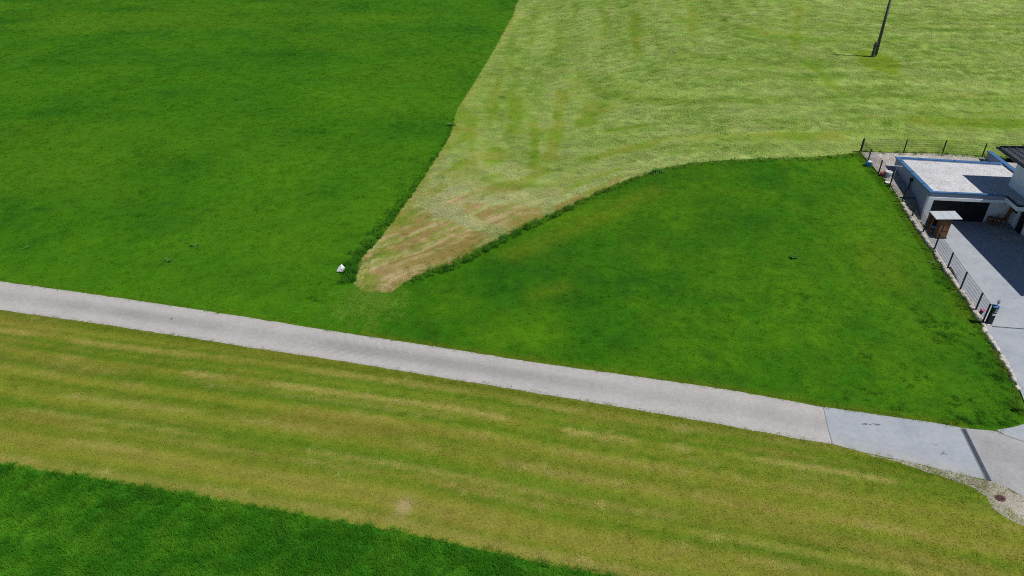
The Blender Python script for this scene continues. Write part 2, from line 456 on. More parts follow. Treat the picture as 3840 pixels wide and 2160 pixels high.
# ------------------------------------------------------------------ ground sheets
def grass_mat(name, finescale, amp, bmp):
    m, t, p = new_mat(name)
    at = t.nodes.new('ShaderNodeAttribute'); at.attribute_name = 'tint'
    pos = pos_node(t)
    a = noise_node(t, finescale, 6, 0.7, pos); b = noise_node(t, finescale * 4.7, 3, 0.6, pos)
    k = t.nodes.new('ShaderNodeMath'); k.operation = 'ADD'
    t.links.new(a.outputs[0], k.inputs[0]); t.links.new(b.outputs[0], k.inputs[1])
    h = t.nodes.new('ShaderNodeMath'); h.operation = 'MULTIPLY'; h.inputs[1].default_value = 0.5
    t.links.new(k.outputs[0], h.inputs[0])
    g = ramp(t, h.outputs[0], [(0.39, (1 - amp,) * 3), (0.61, (1 + amp, 1 + amp * .95, 1 + amp))])
    t.links.new(mixc(t, at.outputs['Color'], g, 1.0, 'MULTIPLY'), p.inputs['Base Color'])
    setp(p, Roughness=0.9); p.inputs['Specular IOR Level'].default_value = 0.1
    bump(t, p, h.outputs[0], 0.35, bmp)
    return m
M_meadow = grass_mat('meadow_grass', 6.0, .34, .03)
M_lawn = grass_mat('lawn_grass', 8.0, .36, .02)
M_hay = grass_mat('mown_hay', 6.0, .30, .015)
M_strip = grass_mat('stubble', 9.0, .32, .015)
M_tall = grass_mat('tall_meadow', 3.5, .4, .15)

def resample(poly, step):
    out = []
    n = len(poly)
    for i in range(n):
        a = np.array(poly[i]); b = np.array(poly[(i + 1) % n])
        k = max(1, int(np.linalg.norm(b - a) / step))
        out += [tuple(a + (b - a) * j / k) for j in range(k)]
    return out
def sheet(name, poly, step, colfn, m, dz=0.0, farstep=None, ysplit=55, zfn=terr, kind='structure', edge=0.0, dense=None):
    poly = resample(poly, step * 1.5)
    if edge:
        n = len(poly); P = np.array(poly)
        P = P + (np.stack([fbm(P[:, 0] * 2, P[:, 1] * 2, 3.0, 3), fbm(P[:, 0] * 2, P[:, 1] * 2, 9.0, 3)], 1) - .5) * 2 * edge
        poly = [tuple(q) for q in P]
    P = np.array(poly)
    pts = []
    x0, y0 = P.min(0); x1, y1 = P.max(0)
    for (ya, yb, st) in ((y0, min(y1, ysplit), step), (max(y0, ysplit), y1, farstep or step)):
        if yb <= ya: continue
        gx, gy = np.meshgrid(np.arange(x0, x1, st), np.arange(ya, yb, st))
        gx = gx.ravel() + (rng.random(gx.size) - .5) * st * .4; gy = gy.ravel() + (rng.random(gy.size) - .5) * st * .4
        a, b = project(gx, gy, terr(gx, gy))
        far = (a < -.25) | (a > 1.25) | (b > 1.3) | (b < -.2)
        keep = inside(gx, gy, poly) & (~far | (rng.random(gx.size) < .04))
        pts += list(zip(gx[keep], gy[keep]))
    if dense:
        (cx, cy), rr, st = dense
        gx, gy = np.meshgrid(np.arange(cx - rr, cx + rr, st), np.arange(cy - rr, cy + rr, st)); gx = gx.ravel() + (rng.random(gx.size) - .5) * st * .3; gy = gy.ravel() + (rng.random(gy.size) - .5) * st * .3
        keep = inside(gx, gy, poly) & (np.hypot(gx - cx, gy - cy) < rr)
        pts += list(zip(gx[keep], gy[keep]))
    n = len(poly)
    allp = [Vector(p) for p in poly] + [Vector(p) for p in pts]
    vs, es, fs, *_ = delaunay_2d_cdt(allp, [(i, (i + 1) % n) for i in range(n)], [], 1, 1e-5)
    xy = np.array([tuple(q) for q in vs])
    z = zfn(xy[:, 0], xy[:, 1]) + dz
    me = bpy.data.meshes.new(name)
    me.from_pydata([(*q, zz) for q, zz in zip(map(tuple, xy), z)], [], [f if True else f for f in fs])
    bm = bmesh.new(); bm.from_mesh(me)
    bmesh.ops.recalc_face_normals(bm, faces=bm.faces)
    if bm.faces and sum(f.normal.z for f in bm.faces) < 0: bmesh.ops.reverse_faces(bm, faces=bm.faces)
    bm.to_mesh(me); bm.free()
    if colfn is not None:
        ca = me.color_attributes.new('tint', 'FLOAT_COLOR', 'POINT')
        c = np.ones((len(xy), 4)); c[:, :3] = colfn(xy[:, 0], xy[:, 1])
        ca.data.foreach_set('color', c.ravel())
    for p in me.polygons: p.use_smooth = True
    me.materials.append(m)
    o = bpy.data.objects.new(name, me); COL.objects.link(o)
    o['kind'] = kind
    return o

POLY_A = [(-200, 190)] + [LB[0]] + LB[1:] + [TIP[0]] + TIP[1:2] + [G(930, 800), G(900, 842)] + [p for p in RT[::-1] if p[0] < G(900, 842)[0]] + [RT0, (-200, 60)]
POLY_C = TIP[1:] + BB + FS[1:] + LE + LT + AT[1::-1] + CT[::-1][1:] + [p for p in RT[::-1][1:] if p[0] > G(900, 842)[0]] + [G(900, 842), G(930, 800)]
POLY_B = LB + TIP + BB + FB[1:] + [(190, 40), (200, 190)]
POLY_D = [RB0] + RBm + CB[1:] + [unproject(3700, 1850), unproject(3770, 1905), unproject(3840, 1935), unproject(4300, 2120), (60, 2)] + DE[::-1] + [(-70, 40)]
POLY_E = DE + [(40, -4), (-70, -4), (-80, 30)]

mg, t_, p_ = new_mat('open_ground')
nn = noise_node(t_, 0.3, 6, .6, pos_node(t_))
t_.links.new(ramp(t_, nn.outputs[0], [(.35, tuple(c_(58, 116, 16))), (.65, tuple(c_(96, 138, 24)))]), p_.inputs['Base Color'])
setp(p_, Roughness=.9)
bmq = MB()
gx = list(np.arange(-80, 161, 6.0)); gx = [-4000, -400, -200] + gx + [240, 400, 4000]
gy = [-4000, -400, -60] + list(np.arange(-30, 181, 6.0)) + [260, 500, 4000]
vs = [(x, y, -.45) for y in gy for x in gx]
n = len(gx)
bmq.add(vs, [(j * n + i, j * n + i + 1, (j + 1) * n + i + 1, (j + 1) * n + i) for j in range(len(gy) - 1) for i in range(n - 1)])
tag(bmq.build('ground', mg, smooth=True), kind='structure')

sheet('meadow', POLY_A, .45, col_meadow, M_meadow, 0.0, 1.0)
sheet('lawn', POLY_C, .3, col_lawn, M_lawn, 0.004, .6)
sheet('hayfield', POLY_B, .3, col_hay_ground, M_hay, -0.004, .5, ysplit=62, dense=(G(1060, 600), 11.5, .13))
sheet('mown_strip', POLY_D, .25, col_strip, M_strip, -0.004, .6)
sheet('tall_meadow', POLY_E, .3, col_tall, M_tall, 0.0, .6)

# ------------------------------------------------------------------ road, concrete, gravel
def paved(name, base, dark, warm, rough=.85, track=None, fine=45.0, contrast=.3):
    m, t, p = new_mat(name)
    pos = pos_node(t)
    a = noise_node(t, .7, 5, .6, pos); b = noise_node(t, fine, 4, .75, pos); q = noise_node(t, 4.0, 5, .65, pos)
    c = ramp(t, a.outputs[0], [(.3, dark), (.52, base), (.75, warm)])
    f = ramp(t, b.outputs[0], [(.3, (1 - contrast,) * 3), (.7, (1 + contrast,) * 3)])
    g = ramp(t, q.outputs[0], [(.3, (.9,) * 3), (.7, (1.08,) * 3)])
    c = mixc(t, mixc(t, c, f, 1, 'MULTIPLY'), g, 1, 'MULTIPLY')
    if track:
        at = t.nodes.new('ShaderNodeAttribute'); at.attribute_name = 'tint'
        c = mixc(t, c, at.outputs['Color'], 1, 'MULTIPLY')
    t.links.new(c, p.inputs['Base Color'])
    setp(p, Roughness=rough); p.inputs['Specular IOR Level'].default_value = .25
    bump(t, p, b.outputs[0], .5, .012)
    return m
M_road = paved('worn_asphalt', (.372, .356, .344), (.345, .332, .322), (.398, .38, .364), track=True, fine=34)
M_conc = paved('concrete', (.315, .34, .375), (.28, .305, .345), (.345, .36, .385), track=True, fine=24, contrast=.1)
M_asph = paved('grey_asphalt', (.30, .30, .305), (.26, .26, .27), (.35, .345, .34), fine=28, contrast=.3)
M_grav = paved('gravel', (.36, .335, .31), (.24, .22, .20), (.48, .45, .42), fine=11, contrast=.75)
M_dirt = paved('pale_dirt', (.32, .295, .245), (.20, .18, .13), (.43, .395, .335), fine=14, contrast=.55)

ROADMID = [tuple((np.array(a) + np.array(b)) / 2) for a, b in zip([RT0] + RT, [RB0] + RBm)]
def col_road(x, y):
    d, s = seg_dist(x, y, ROADMID, True)
    n = fbm(s / 7, d * 0, 3.3, 3)
    dark = np.exp(-((d - .1) / .36) ** 2) * (.10 + .16 * sstep(.4, .7, n)) - np.exp(-((d - .85) / .3) ** 2) * .04 * (s * 0 + 1)      # worn middle between the wheel tracks
    e = np.exp(-((d - 1.6) / .13) ** 2) * .22
    # herringbone dirt left by tractor tyres
    a0 = np.array(G(880, 885)); da = np.hypot(x - a0[0], y - a0[1])
    ch = (np.sin((s + d * 1.0) * 2 * math.pi / .55) > .55) * np.exp(-(da / 3.2) ** 2) * np.exp(-((d - .45) / .5) ** 2) * .12
    k = 1 - dark - e - ch
    return np.stack([k, k, k], -1)
def col_conc(x, y):
    k = 1.0 + 0 * x
    n = fbm(x * .6 + y * .1, y * 1.6, 3.9, 4)
    k = k * (.94 + .14 * n)
    c = np.stack([k, k, k], -1)
    e = seg_dist(x, y, CB)
    c = mix(c, np.array([1.06, 1.0, .88]), np.exp(-(e / .5) ** 2) * .8)
    return c
def flatz(z): return lambda x, y: 0 * x + z
sheet('road', [RT0] + RT + RBm[::-1] + [RB0], .17, col_road, M_road, 0.006, zfn=flatz(0), edge=.05)
sheet('pavement', CT + CB[::-1], .2, col_conc, M_conc, 0.010, zfn=flatz(0), edge=.03)
apr = AT + [unproject(3840, 1655), unproject(4300, 1800), (26, 14), unproject(4300, 2080), unproject(3840, 1865), unproject(3760, 1820)] + [CB[-1]]
sheet('road_apron', apr, .4, None, M_asph, 0.006, zfn=flatz(0), edge=.02)
shoulder = CB[1:] + [unproject(3760, 1820), unproject(3840, 1865), unproject(4300, 2080), unproject(4300, 2150), unproject(3840, 1975), unproject(3775, 1935), unproject(3715, 1895), unproject(3690, 1852), unproject(3650, 1826), unproject(3560, 1797), unproject(3480, 1770), unproject(3400, 1746), unproject(3270, 1706)]
sheet('gravel_shoulder', shoulder, .2, None, M_dirt, 0.002, zfn=flatz(0), edge=.28)

def off(pts, dy): return [(p[0] + dy * .12, p[1] + dy) for p in pts]
vg = off([RT0] + RT + CT[1:] + AT[1:2], .45) + [unproject(3850, 1640), unproject(4300, 1800), unproject(4300, 2175), unproject(3840, 2000), unproject(3765, 1950), unproject(3700, 1905), unproject(3660, 1850), unproject(3560, 1815), unproject(3400, 1760)] + off((RBm + [CB[1]])[::-1], -.4) + off([RB0], -.4)
def col_verge(x, y):
    n = fbm(x / .5, y / .5, 95.0, 3)
    return mix(c_(104, 120, 36), c_(146, 138, 80), sstep(.4, .65, n)) * .9
sheet('verge', vg, .3, col_verge, M_strip, -0.012, zfn=flatz(0))
# driveway: a slab a little above the lawn
DZ = 0.10
drv = [W(-3.4, -.85), W(-5.6, -1.0), W(-8, -1.05), W(-10, -1.05), W(-11.7, -1.0)]
drv = [W(.75, .3), W(-.3, .28)] + [tuple(p) for p in drv] + [tuple(np.array(p) + np.array([.0, .0])) for p in LE[1:]] + [unproject(3850, 1588), unproject(3800, 1602), unproject(3735, 1613), unproject(3771, 1631), unproject(3840, 1655), unproject(4300, 1800), (40, 20), W(-12, 8), W(-9, 5.9), W(-2.0, 5.95), W(.75, 5.95)]
def drive_z(x, y):
    return DZ * sstep(22.5, 27, y) + .012
sheet('driveway', drv, .3, col_conc, M_conc, 0.0, zfn=drive_z)

# gravel passage beside and behind the garage
pas = [tuple(np.array(p) + np.array([.12, 0.02])) for p in FS[1:4]] + [W(1.7, -1.2)]
pas = [tuple(p) for p in FB[::-1] if p[0] < W(8.5, 7.6)[0]] + pas + [W(1.7, -.02), W(1.9, .1), W(6.2, .1), W(6.0, 7.5), W(8.6, 7.5)]
sheet('gravel', pas, .25, None, M_grav, 0.03, zfn=terr, edge=.1)
sheet('gravel_terrace', [W(8.3, 7.8), W(8.0, 16), W(2.3, 16), W(2.3, 7.8)], .5, None, M_grav, 0.05, zfn=terr)

# ------------------------------------------------------------------ grass made of blades: prototypes and scatter
def blade_mat(name, trans=.7, upw=.6):
    m, t, p = new_mat(name)
    at = t.nodes.new('ShaderNodeAttribute'); at.attribute_name = 'tint'; at.attribute_type = 'INSTANCER'
    t.links.new(at.outputs['Color'], p.inputs['Base Color'])
    setp(p, Roughness=.8); p.inputs['Specular IOR Level'].default_value = .06
    gn = t.nodes.new('ShaderNodeNewGeometry'); vm = t.nodes.new('ShaderNodeMix'); vm.data_type = 'VECTOR'
    vm.inputs[0].default_value = upw; t.links.new(gn.outputs['Normal'], vm.inputs[4]); vm.inputs[5].default_value = (0, 0, 1)
    nm_ = t.nodes.new('ShaderNodeVectorMath'); nm_.operation = 'NORMALIZE'; t.links.new(vm.outputs[1], nm_.inputs[0])
    t.links.new(nm_.outputs[0], p.inputs['Normal'])
    tr = t.nodes.new('ShaderNodeBsdfTranslucent'); mx = t.nodes.new('ShaderNodeAddShader')
    t.links.new(mixc(t, at.outputs['Color'], (trans,) * 3, 1.0, 'MULTIPLY'), tr.inputs['Color'])      # reflects and lets light through
    t.links.new(p.outputs[0], mx.inputs[0]); t.links.new(tr.outputs[0], mx.inputs[1])
    t.links.new(mx.outputs[0], t.nodes['Material Output'].inputs['Surface'])
    return m
M_blade = blade_mat('grass_blades')
M_tallb = blade_mat('tall_grass_blades', .5, .35)
M_strand = blade_mat('hay_strands', .7)

def blade(vs, fs, base, direc, length, width, bend, segs=3):
    """one tapering, bending blade"""
    a = direc; side = np.array([-math.sin(a), math.cos(a), 0]); fw = np.array([math.cos(a), math.sin(a), 0])
    n0 = len(vs)
    for i in range(segs + 1):
        t = i / segs
        ang = bend * t
        p = base + fw * (length * math.sin(ang) * t * .9) + np.array([0, 0, length * t * math.cos(ang * .8)])
        wv = width * (1 - t ** 1.6) * .5 + .0008
        vs += [p - side * wv, p + side * wv]
    for i in range(segs):
        k = n0 + 2 * i
        fs.append((k, k + 1, k + 3, k + 2))
def tuft_proto(name, nb, rad, hmin, hmax, width, lean, m, seed, segs=3):
    r = random.Random(seed); vs = []; fs = []
    for _ in range(nb):
        q = rad * math.sqrt(r.random()); a = r.random() * 2 * math.pi
        blade(vs, fs, np.array([q * math.cos(a), q * math.sin(a), -.01]), r.random() * 2 * math.pi, r.uniform(hmin, hmax), width * r.uniform(.7, 1.3), lean * r.uniform(.4, 1.3), segs)
    me = bpy.data.meshes.new(name); me.from_pydata([tuple(v) for v in vs], [], fs); me.materials.append(m)
    return bpy.data.objects.new(name, me)
def hay_proto(name, nb, rad, m, seed, height=.035):
    """cut stalks lying over one another"""
    r = random.Random(seed); vs = []; fs = []
    main = r.random() * math.pi
    for _ in range(nb):
        a = main + r.gauss(0, .55); L = r.uniform(.22, .65); c = np.array([r.gauss(0, rad * .5), r.gauss(0, rad * .5), r.uniform(.01, height)])
        k = r.uniform(-1.2, 1.2); w_ = r.uniform(.006, .016); n0 = len(vs)
        for i in range(5):
            t = i / 4 - .5
            aa = a + k * t
            p = c + np.array([math.cos(aa) * L * t, math.sin(aa) * L * t, .025 * (0.25 - t * t) + r.uniform(-.006, .006)])
            s = np.array([-math.sin(aa), math.cos(aa), r.uniform(-.5, .5)]) * w_ * .5
            vs += [p - s, p + s]
        for i in range(4):
            q = n0 + 2 * i; fs.append((q, q + 1, q + 3, q + 2))
    me = bpy.data.meshes.new(name); me.from_pydata([tuple(v) for v in vs], [], fs); me.materials.append(m)
    return bpy.data.objects.new(name, me)
def proto_coll(name, obs):
    c = bpy.data.collections.new(name)
    for o in obs: c.objects.link(o)
    return c
P_turf = proto_coll('turf_kinds', [tuft_proto('turf', 18, .20, .035, .085, .020, 1.3, M_blade, 100 + i, 2) for i in range(5)])
P_long = proto_coll('long_kinds', [tuft_proto('long_turf', 26, .20, .12, .30, .014, 1.0, M_tallb, 200 + i, 3) for i in range(5)])
P_strip = proto_coll('stubble_kinds', [tuft_proto('stubble', 14, .14, .02, .05, .016, 1.5, M_blade, 300 + i, 2) for i in range(5)])
P_fringe = proto_coll('fringe_kinds', [tuft_proto('fringe', 26, .18, .25, .68, .018, .75, M_tallb, 400 + i, 4) for i in range(5)])
P_hay = proto_coll('hay_kinds', [hay_proto('hay', 20, .40, M_strand, 500 + i) for i in range(6)])

def scatter_group(coll):
    ng = bpy.data.node_groups.new('scatter_' + coll.name, 'GeometryNodeTree')
    ng.interface.new_socket('Geometry', in_out='INPUT', socket_type='NodeSocketGeometry')
    ng.interface.new_socket('Geometry', in_out='OUTPUT', socket_type='NodeSocketGeometry')
    gi = ng.nodes.new('NodeGroupInput'); go = ng.nodes.new('NodeGroupOutput')
    ip = ng.nodes.new('GeometryNodeInstanceOnPoints')
    ci = ng.nodes.new('GeometryNodeCollectionInfo')
    ci.inputs['Collection'].default_value = coll
    ci.inputs['Separate Children'].default_value = True
    ci.inputs['Reset Children'].default_value = True
    def attr(nm, ty):
        a = ng.nodes.new('GeometryNodeInputNamedAttribute'); a.data_type = ty; a.inputs['Name'].default_value = nm
        return a.outputs['Attribute']
    e2r = ng.nodes.new('FunctionNodeEulerToRotation')
    ng.links.new(attr('rot', 'FLOAT_VECTOR'), e2r.inputs[0])
    ng.links.new(gi.outputs[0], ip.inputs['Points'])
    ng.links.new(ci.outputs[0], ip.inputs['Instance'])
    ip.inputs['Pick Instance'].default_value = True
    ng.links.new(attr('pick', 'INT'), ip.inputs['Instance Index'])
    ng.links.new(e2r.outputs[0], ip.inputs['Rotation'])
    ng.links.new(attr('size', 'FLOAT_VECTOR'), ip.inputs['Scale'])
    ng.links.new(ip.outputs[0], go.inputs[0])
    return ng
def scatter(name, coll, xy, col, size, label, zoff=0.0, jit=.26, cat='grass', tilt=.12, spark=.02):
    n = len(xy)
    z = terr(xy[:, 0], xy[:, 1]) + zoff
    me = bpy.data.meshes.new(name)
    me.vertices.add(n)
    me.vertices.foreach_set('co', np.column_stack([xy, z]).ravel())
    k = 1 + (rng.random((n, 1)) - .5) * 2 * jit
    k = np.where(rng.random((n, 1)) < spark, k * 1.4, k)
    c = np.ones((n, 4)); c[:, :3] = np.clip(col * k * (1 + (rng.random((n, 3)) - .5) * .16), 0, .9)
    for nm, ty, dat, key in (('tint', 'FLOAT_COLOR', c, 'color'), ('rot', 'FLOAT_VECTOR', np.column_stack([rng.normal(0, tilt, n), rng.normal(0, tilt, n), rng.random(n) * 6.283]), 'vector'),
                             ('size', 'FLOAT_VECTOR', size, 'vector'), ('pick', 'INT', rng.integers(0, len(coll.objects), n), 'value')):
        a = me.attributes.new(nm, ty, 'POINT')
        a.data.foreach_set(key, np.ascontiguousarray(dat).ravel())
    o = bpy.data.objects.new(name, me); COL.objects.link(o)
    md = o.modifiers.new('scatter', 'NODES'); md.node_group = scatter_group(coll)
    return tag(o, label, cat, kind='stuff')
def along(pts, dens, off0, off1, keep=None):
    out = []
    for (ax, ay), (bx, by) in zip(pts[:-1], pts[1:]):
        L = math.hypot(bx - ax, by - ay); n = rng.poisson(L * dens)
        t = rng.random(n); o = off0 + (off1 - off0) * rng.random(n)
        nx, ny = -(by - ay) / L, (bx - ax) / L
        out.append(np.column_stack([ax + t * (bx - ax) + nx * o, ay + t * (by - ay) + ny * o]))
    return np.concatenate(out)
def points(poly, dens, dens_far=None, y0=30, y1=110, margin=.12, keep=None):
    P = np.array(poly); lo = P.min(0); hi = P.max(0)
    lo = np.maximum(lo, [-140, 8]); hi = np.minimum(hi, [140, 165])
    n = int((hi - lo).prod() * dens)
    x = lo[0] + rng.random(n) * (hi[0] - lo[0]); y = lo[1] + rng.random(n) * (hi[1] - lo[1])
    if dens_far is not None:
        f = np.interp(y, [y0, y1], [1, dens_far / dens])
        m = rng.random(n) < f; x, y = x[m], y[m]
    a, b = project(x, y, terr(x, y))
    m = (a > -margin) & (a < 1 + margin) & (b > -margin) & (b < 1 + margin)
    x, y = x[m], y[m]
    m = inside(x, y, poly); x, y = x[m], y[m]
    if keep is not None:
        m = rng.random(len(x)) < keep(x, y); x, y = x[m], y[m]
    return np.column_stack([x, y])
def sz(n, lo, hi, y=None, grow=None):
    s = lo + rng.random(n) * (hi - lo)
    if grow is not None: s = s * np.interp(y, [30, 120], [1, grow])
    return np.column_stack([s, s, s * (.85 + .3 * rng.random(n))])

pa = points(POLY_A, 12, 3.5)
clump = sstep(.55, .72, fbm(pa[:, 0] / 2.2, pa[:, 1] / 2.2, 7.7, 4) * .6 + (1 - fbm(pa[:, 0] / 9, pa[:, 1] / 9, 1.5, 4)) * .4)
s_ = sz(len(pa), .75, 1.3, pa[:, 1], 1.9); s_[:, 2] *= 1 + .8 * clump
scatter('meadow_grass', P_turf, pa, col_meadow(pa[:, 0], pa[:, 1]), s_, 'deep green short meadow grass left of the hay field')
pc = points(POLY_C, 22, 12)
s_ = sz(len(pc), .6, 1.1)
scatter('lawn_grass', P_turf, pc, col_lawn(pc[:, 0], pc[:, 1]), s_, 'deep green grass of the triangle between hay field and driveway')
# longer, darker clumps in the lawn
cl = []
for (px, py, rx, ry, n) in [(2360, 818, .9, .8, 26), (2395, 850, 1.0, .6, 28), (2330, 800, .6, .5, 10), (2380, 710, .7, .5, 16), (2425, 760, .6, 1.0, 22), (2480, 915, .5, 1.2, 26), (2520, 960, .5, 1.0, 22), (2545, 1020, .7, .8, 30), (2500, 1055, .9, .5, 26),
                            (2440, 1060, 1.0, .4, 18), (2410, 1010, .9, .8, 12), (2150, 990, .9, .5, 9), (2280, 1030, .6, .3, 8), (2030, 745, .5, .4, 6), (1540, 740, 2.4, .7, 12), (790, 752, .4, .3, 6), (2190, 900, .5, .4, 6), (2300, 960, .6, .4, 6)]:
    g = np.array(G(px, py)); cl.append(g + rng.normal(0, 1, (n, 2)) * [rx * .6, ry * .6])
cl = np.concatenate(cl)
m_ = inside(cl[:, 0], cl[:, 1], POLY_C) | inside(cl[:, 0], cl[:, 1], POLY_A)
cl = cl[m_]
scatter('long_grass', P_long, cl, col_fringe(cl[:, 0], cl[:, 1]) * .85, sz(len(cl), .55, 1.0), 'darker longer clumps of grass standing in the lawn')
ph = points(POLY_B, 11, 4.5, 35, 110, keep=lambda x, y: sstep(.38, .8, cover_hay(x, y)[0]))
scatter('cut_hay', P_hay, ph, col_hay_strand(ph[:, 0], ph[:, 1]), sz(len(ph), .7, 1.25, ph[:, 1], 1.7), 'pale cut hay lying in swirling swaths over the mown field', cat='hay', tilt=.04, jit=.06, spark=0)
tq_ = np.array(G(930, 752)); pz_ = tq_ + rng.normal(0, 1, (420, 2)) * [1.0, 1.5]
pz_ = pz_[(pz_[:, 1] < G(930, 722)[1]) & (seg_dist(pz_[:, 0], pz_[:, 1], RT) > .3) & (inside(pz_[:, 0], pz_[:, 1], POLY_C) | inside(pz_[:, 0], pz_[:, 1], POLY_A))]
scatter('strewn_hay', P_hay, pz_, np.tile(c_(94, 128, 40), (len(pz_), 1)), sz(len(pz_), .4, .9), 'loose cut grass strewn on the lawn between the hay field tip and the road', cat='hay', tilt=.08, jit=.2)
pt_ = along(LB[-3:] + TIP + BB[:4], 26, -.15, .75)
scatter('tip_grass', P_turf, pt_, mix(col_lawn(pt_[:, 0], pt_[:, 1]), c_(140, 140, 60), rng.random(len(pt_)) * .8), sz(len(pt_), .5, 1.2), 'sparse grass creeping over the bare tip of the hay field')
pg = points(POLY_B, 9, 3.5, keep=lambda x, y: .95 - .7 * sstep(.3, .8, cover_hay(x, y)[0]))
scatter('hay_stubble', P_strip, pg, col_hay_ground(pg[:, 0], pg[:, 1]), sz(len(pg), 1.0, 1.7, pg[:, 1], 1.8), 'green stubble showing between the hay swaths', cat='grass')
pd_ = points(POLY_D, 60)
scatter('strip_stubble', P_strip, pd_, col_strip(pd_[:, 0], pd_[:, 1]), sz(len(pd_), .8, 1.4), 'yellowish mown stubble in stripes below the road', jit=.10)
ps = points(POLY_D, 5, keep=lambda x, y: np.clip(straw_line(x, y) * .8, 0, 1))
scatter('straw_wisps', P_hay, ps, np.tile(c_(154, 148, 86), (len(ps), 1)), sz(len(ps), .4, .75), 'straw coloured wisps lying in lines along the mown strip', cat='straw', tilt=.05, spark=0, jit=.1)
pe = points(POLY_E, 46)
scatter('tall_meadow_grass', P_long, pe, col_tall(pe[:, 0], pe[:, 1]), sz(len(pe), .7, 1.15), 'lush tall grass in the foreground corner')

# left border, from the bush down to the tip: strip left (west) of the line
lbs = LB[6:]
f1 = along(lbs, 26, -.95, .06)
dq = seg_dist(f1[:, 0], f1[:, 1], lbs)
bot = np.array(G(890, 700)); dist = np.hypot(f1[:, 0] - bot[0], f1[:, 1] - bot[1])
f1 = f1[dq < np.interp(dist, [0, 6, 12, 20, 35], [.95, .9, .6, .36, .26]) * (.45 + .8 * rng.random(len(f1)))]
dist = np.hypot(f1[:, 0] - bot[0], f1[:, 1] - bot[1])
s1 = sz(len(f1), .6, 1.05); s1 *= np.interp(dist, [0, 8, 14, 30], [.9, .78, .52, .42])[:, None]
scatter('tall_grass_border', P_fringe, f1, col_fringe(f1[:, 0], f1[:, 1]), s1, 'dark strip of uncut tall grass on the left edge of the hay field')
f2 = along(BB, 24, -.66, .06)
tq = np.array(G(1012, 714)); dist = np.hypot(f2[:, 0] - tq[0], f2[:, 1] - tq[1])
s2 = sz(len(f2), .55, 1.0); s2 *= np.interp(dist, [0, 3, 12, 20, 28, 36], [.45, .85, .8, .6, .36, .42])[:, None] * np.where(rng.random(len(f2)) < .25, .5, 1)[:, None]
c2 = mix(col_fringe(f2[:, 0], f2[:, 1]), c_(112, 118, 44), np.interp(dist, [12, 24], [.05, .85]) * rng.random(len(f2)))
scatter('tall_grass_edge', P_fringe, f2, c2, s2, 'dark strip of uncut tall grass between hay field and lawn')
f3 = np.concatenate([along(FS[:6], 9, -.35, .2), along(LE, 12, -.4, .05), along(FB[:6], 9, -.35, .25), along(FS[6:], 5, -.3, 0.0)])
c3 = mix(col_fringe(f3[:, 0], f3[:, 1]), c_(126, 122, 50), rng.random(len(f3)) * .5)
scatter('fence_weeds', P_long, f3, c3, sz(len(f3), .5, .95), 'rough grass growing along the fence and kerb stones')
f4 = np.concatenate([along(RT[:], 16, -.05, .28), along([p for p in CT], 16, -.05, .25)])
scatter('verge_grass', P_turf, f4, mix(col_lawn(f4[:, 0], f4[:, 1]), c_(128, 130, 50), rng.random(len(f4)) * .6), sz(len(f4), .5, .95), 'thin grass creeping over the upper road edge')
f5 = np.concatenate([along(RBm, 18, -.25, .1), along(CB, 20, -.5, .10), along(shoulder[-10:], 16, -.3, .35)])
f6 = points(shoulder, 26, keep=lambda x, y: sstep(.52, .66, fbm(x / .5, y / .5, 97.0, 3)))
f5 = np.concatenate([f5, f6])
scatter('kerb_grass', P_turf, f5, mix(col_strip(f5[:, 0], f5[:, 1]), c_(70, 112, 20), rng.random(len(f5)) * .7), sz(len(f5), .45, .85), 'thin grass creeping over the lower road edge')

#BUILDINGS#
# ------------------------------------------------------------------ materials of built things
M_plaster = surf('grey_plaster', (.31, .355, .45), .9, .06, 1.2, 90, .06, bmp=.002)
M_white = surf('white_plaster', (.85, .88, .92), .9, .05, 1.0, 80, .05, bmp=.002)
M_coping = surf('grey_blue_sheet_metal', (.075, .19, .38), .38, .10, 1.5, 20, .05, metal=.35)
M_dark = surf('anthracite_metal', (.022, .026, .034), .45, .2, 2, 40, .1, metal=.3)
M_door = surf('anthracite_door', (.016, .017, .020), .5, .15, 3, 50, .1)
M_black = surf('black_plastic', (.018, .018, .02), .5, .2, 3, 40, .1)
M_tile = surf('dark_roof_tiles', (.045, .050, .062), .42, .3, 6, 30, .2, spec=.5)
M_step = surf('step_stone', (.33, .32, .31), .85, .12, 2, 40, .15)
M_steel = surf('brushed_steel', (.55, .56, .58), .35, .08, 4, 60, .06, metal=.8)
M_galv = surf('galvanised_grate', (.13, .15, .18), .5, .2, 4, 60, .15, metal=.6)
M_rust = surf('rusty_iron', (.13, .055, .05), .85, .35, 9, 40, .3)
M_bluep = surf('blue_plastic', (.02, .20, .46), .4, .1, 3, 30, .08)
M_skyp = surf('pale_blue_plastic', (.42, .60, .74), .45, .1, 5, 30, .08)
M_whitep = surf('white_plastic', (.80, .81, .82), .45, .05, 4, 30, .05)
M_redp = surf('red_plastic', (.50, .06, .08), .45, .12, 5, 30, .1)
M_pink = surf('pink_petals', (.75, .08, .30), .6, .2, 9, 50, .15)
M_slab = surf('slate_slab', (.40, .44, .47), .7, .07, 3, 50, .08)
M_glass, _t, _p = new_mat('dark_window_glass'); setp(_p, **{'Base Color': (.012, .016, .024, 1), 'Roughness': .08})
M_orange = surf('orange_fabric', (.62, .30, .06), .8, .15, 6, 50, .1)
M_tarp = surf('pale_tarpaulin', (.52, .60, .68), .55, .15, 5, 40, .1)
M_board = surf('pale_board', (.52, .52, .54), .7, .1, 5, 60, .1)
M_leafd = surf('weed_leaves', (.06, .185, .028), .85, .3, 12, 60, .2, spec=.04)
M_leafl = surf('pale_weed_leaves', (.16, .30, .06), .7, .25, 12, 60, .2)
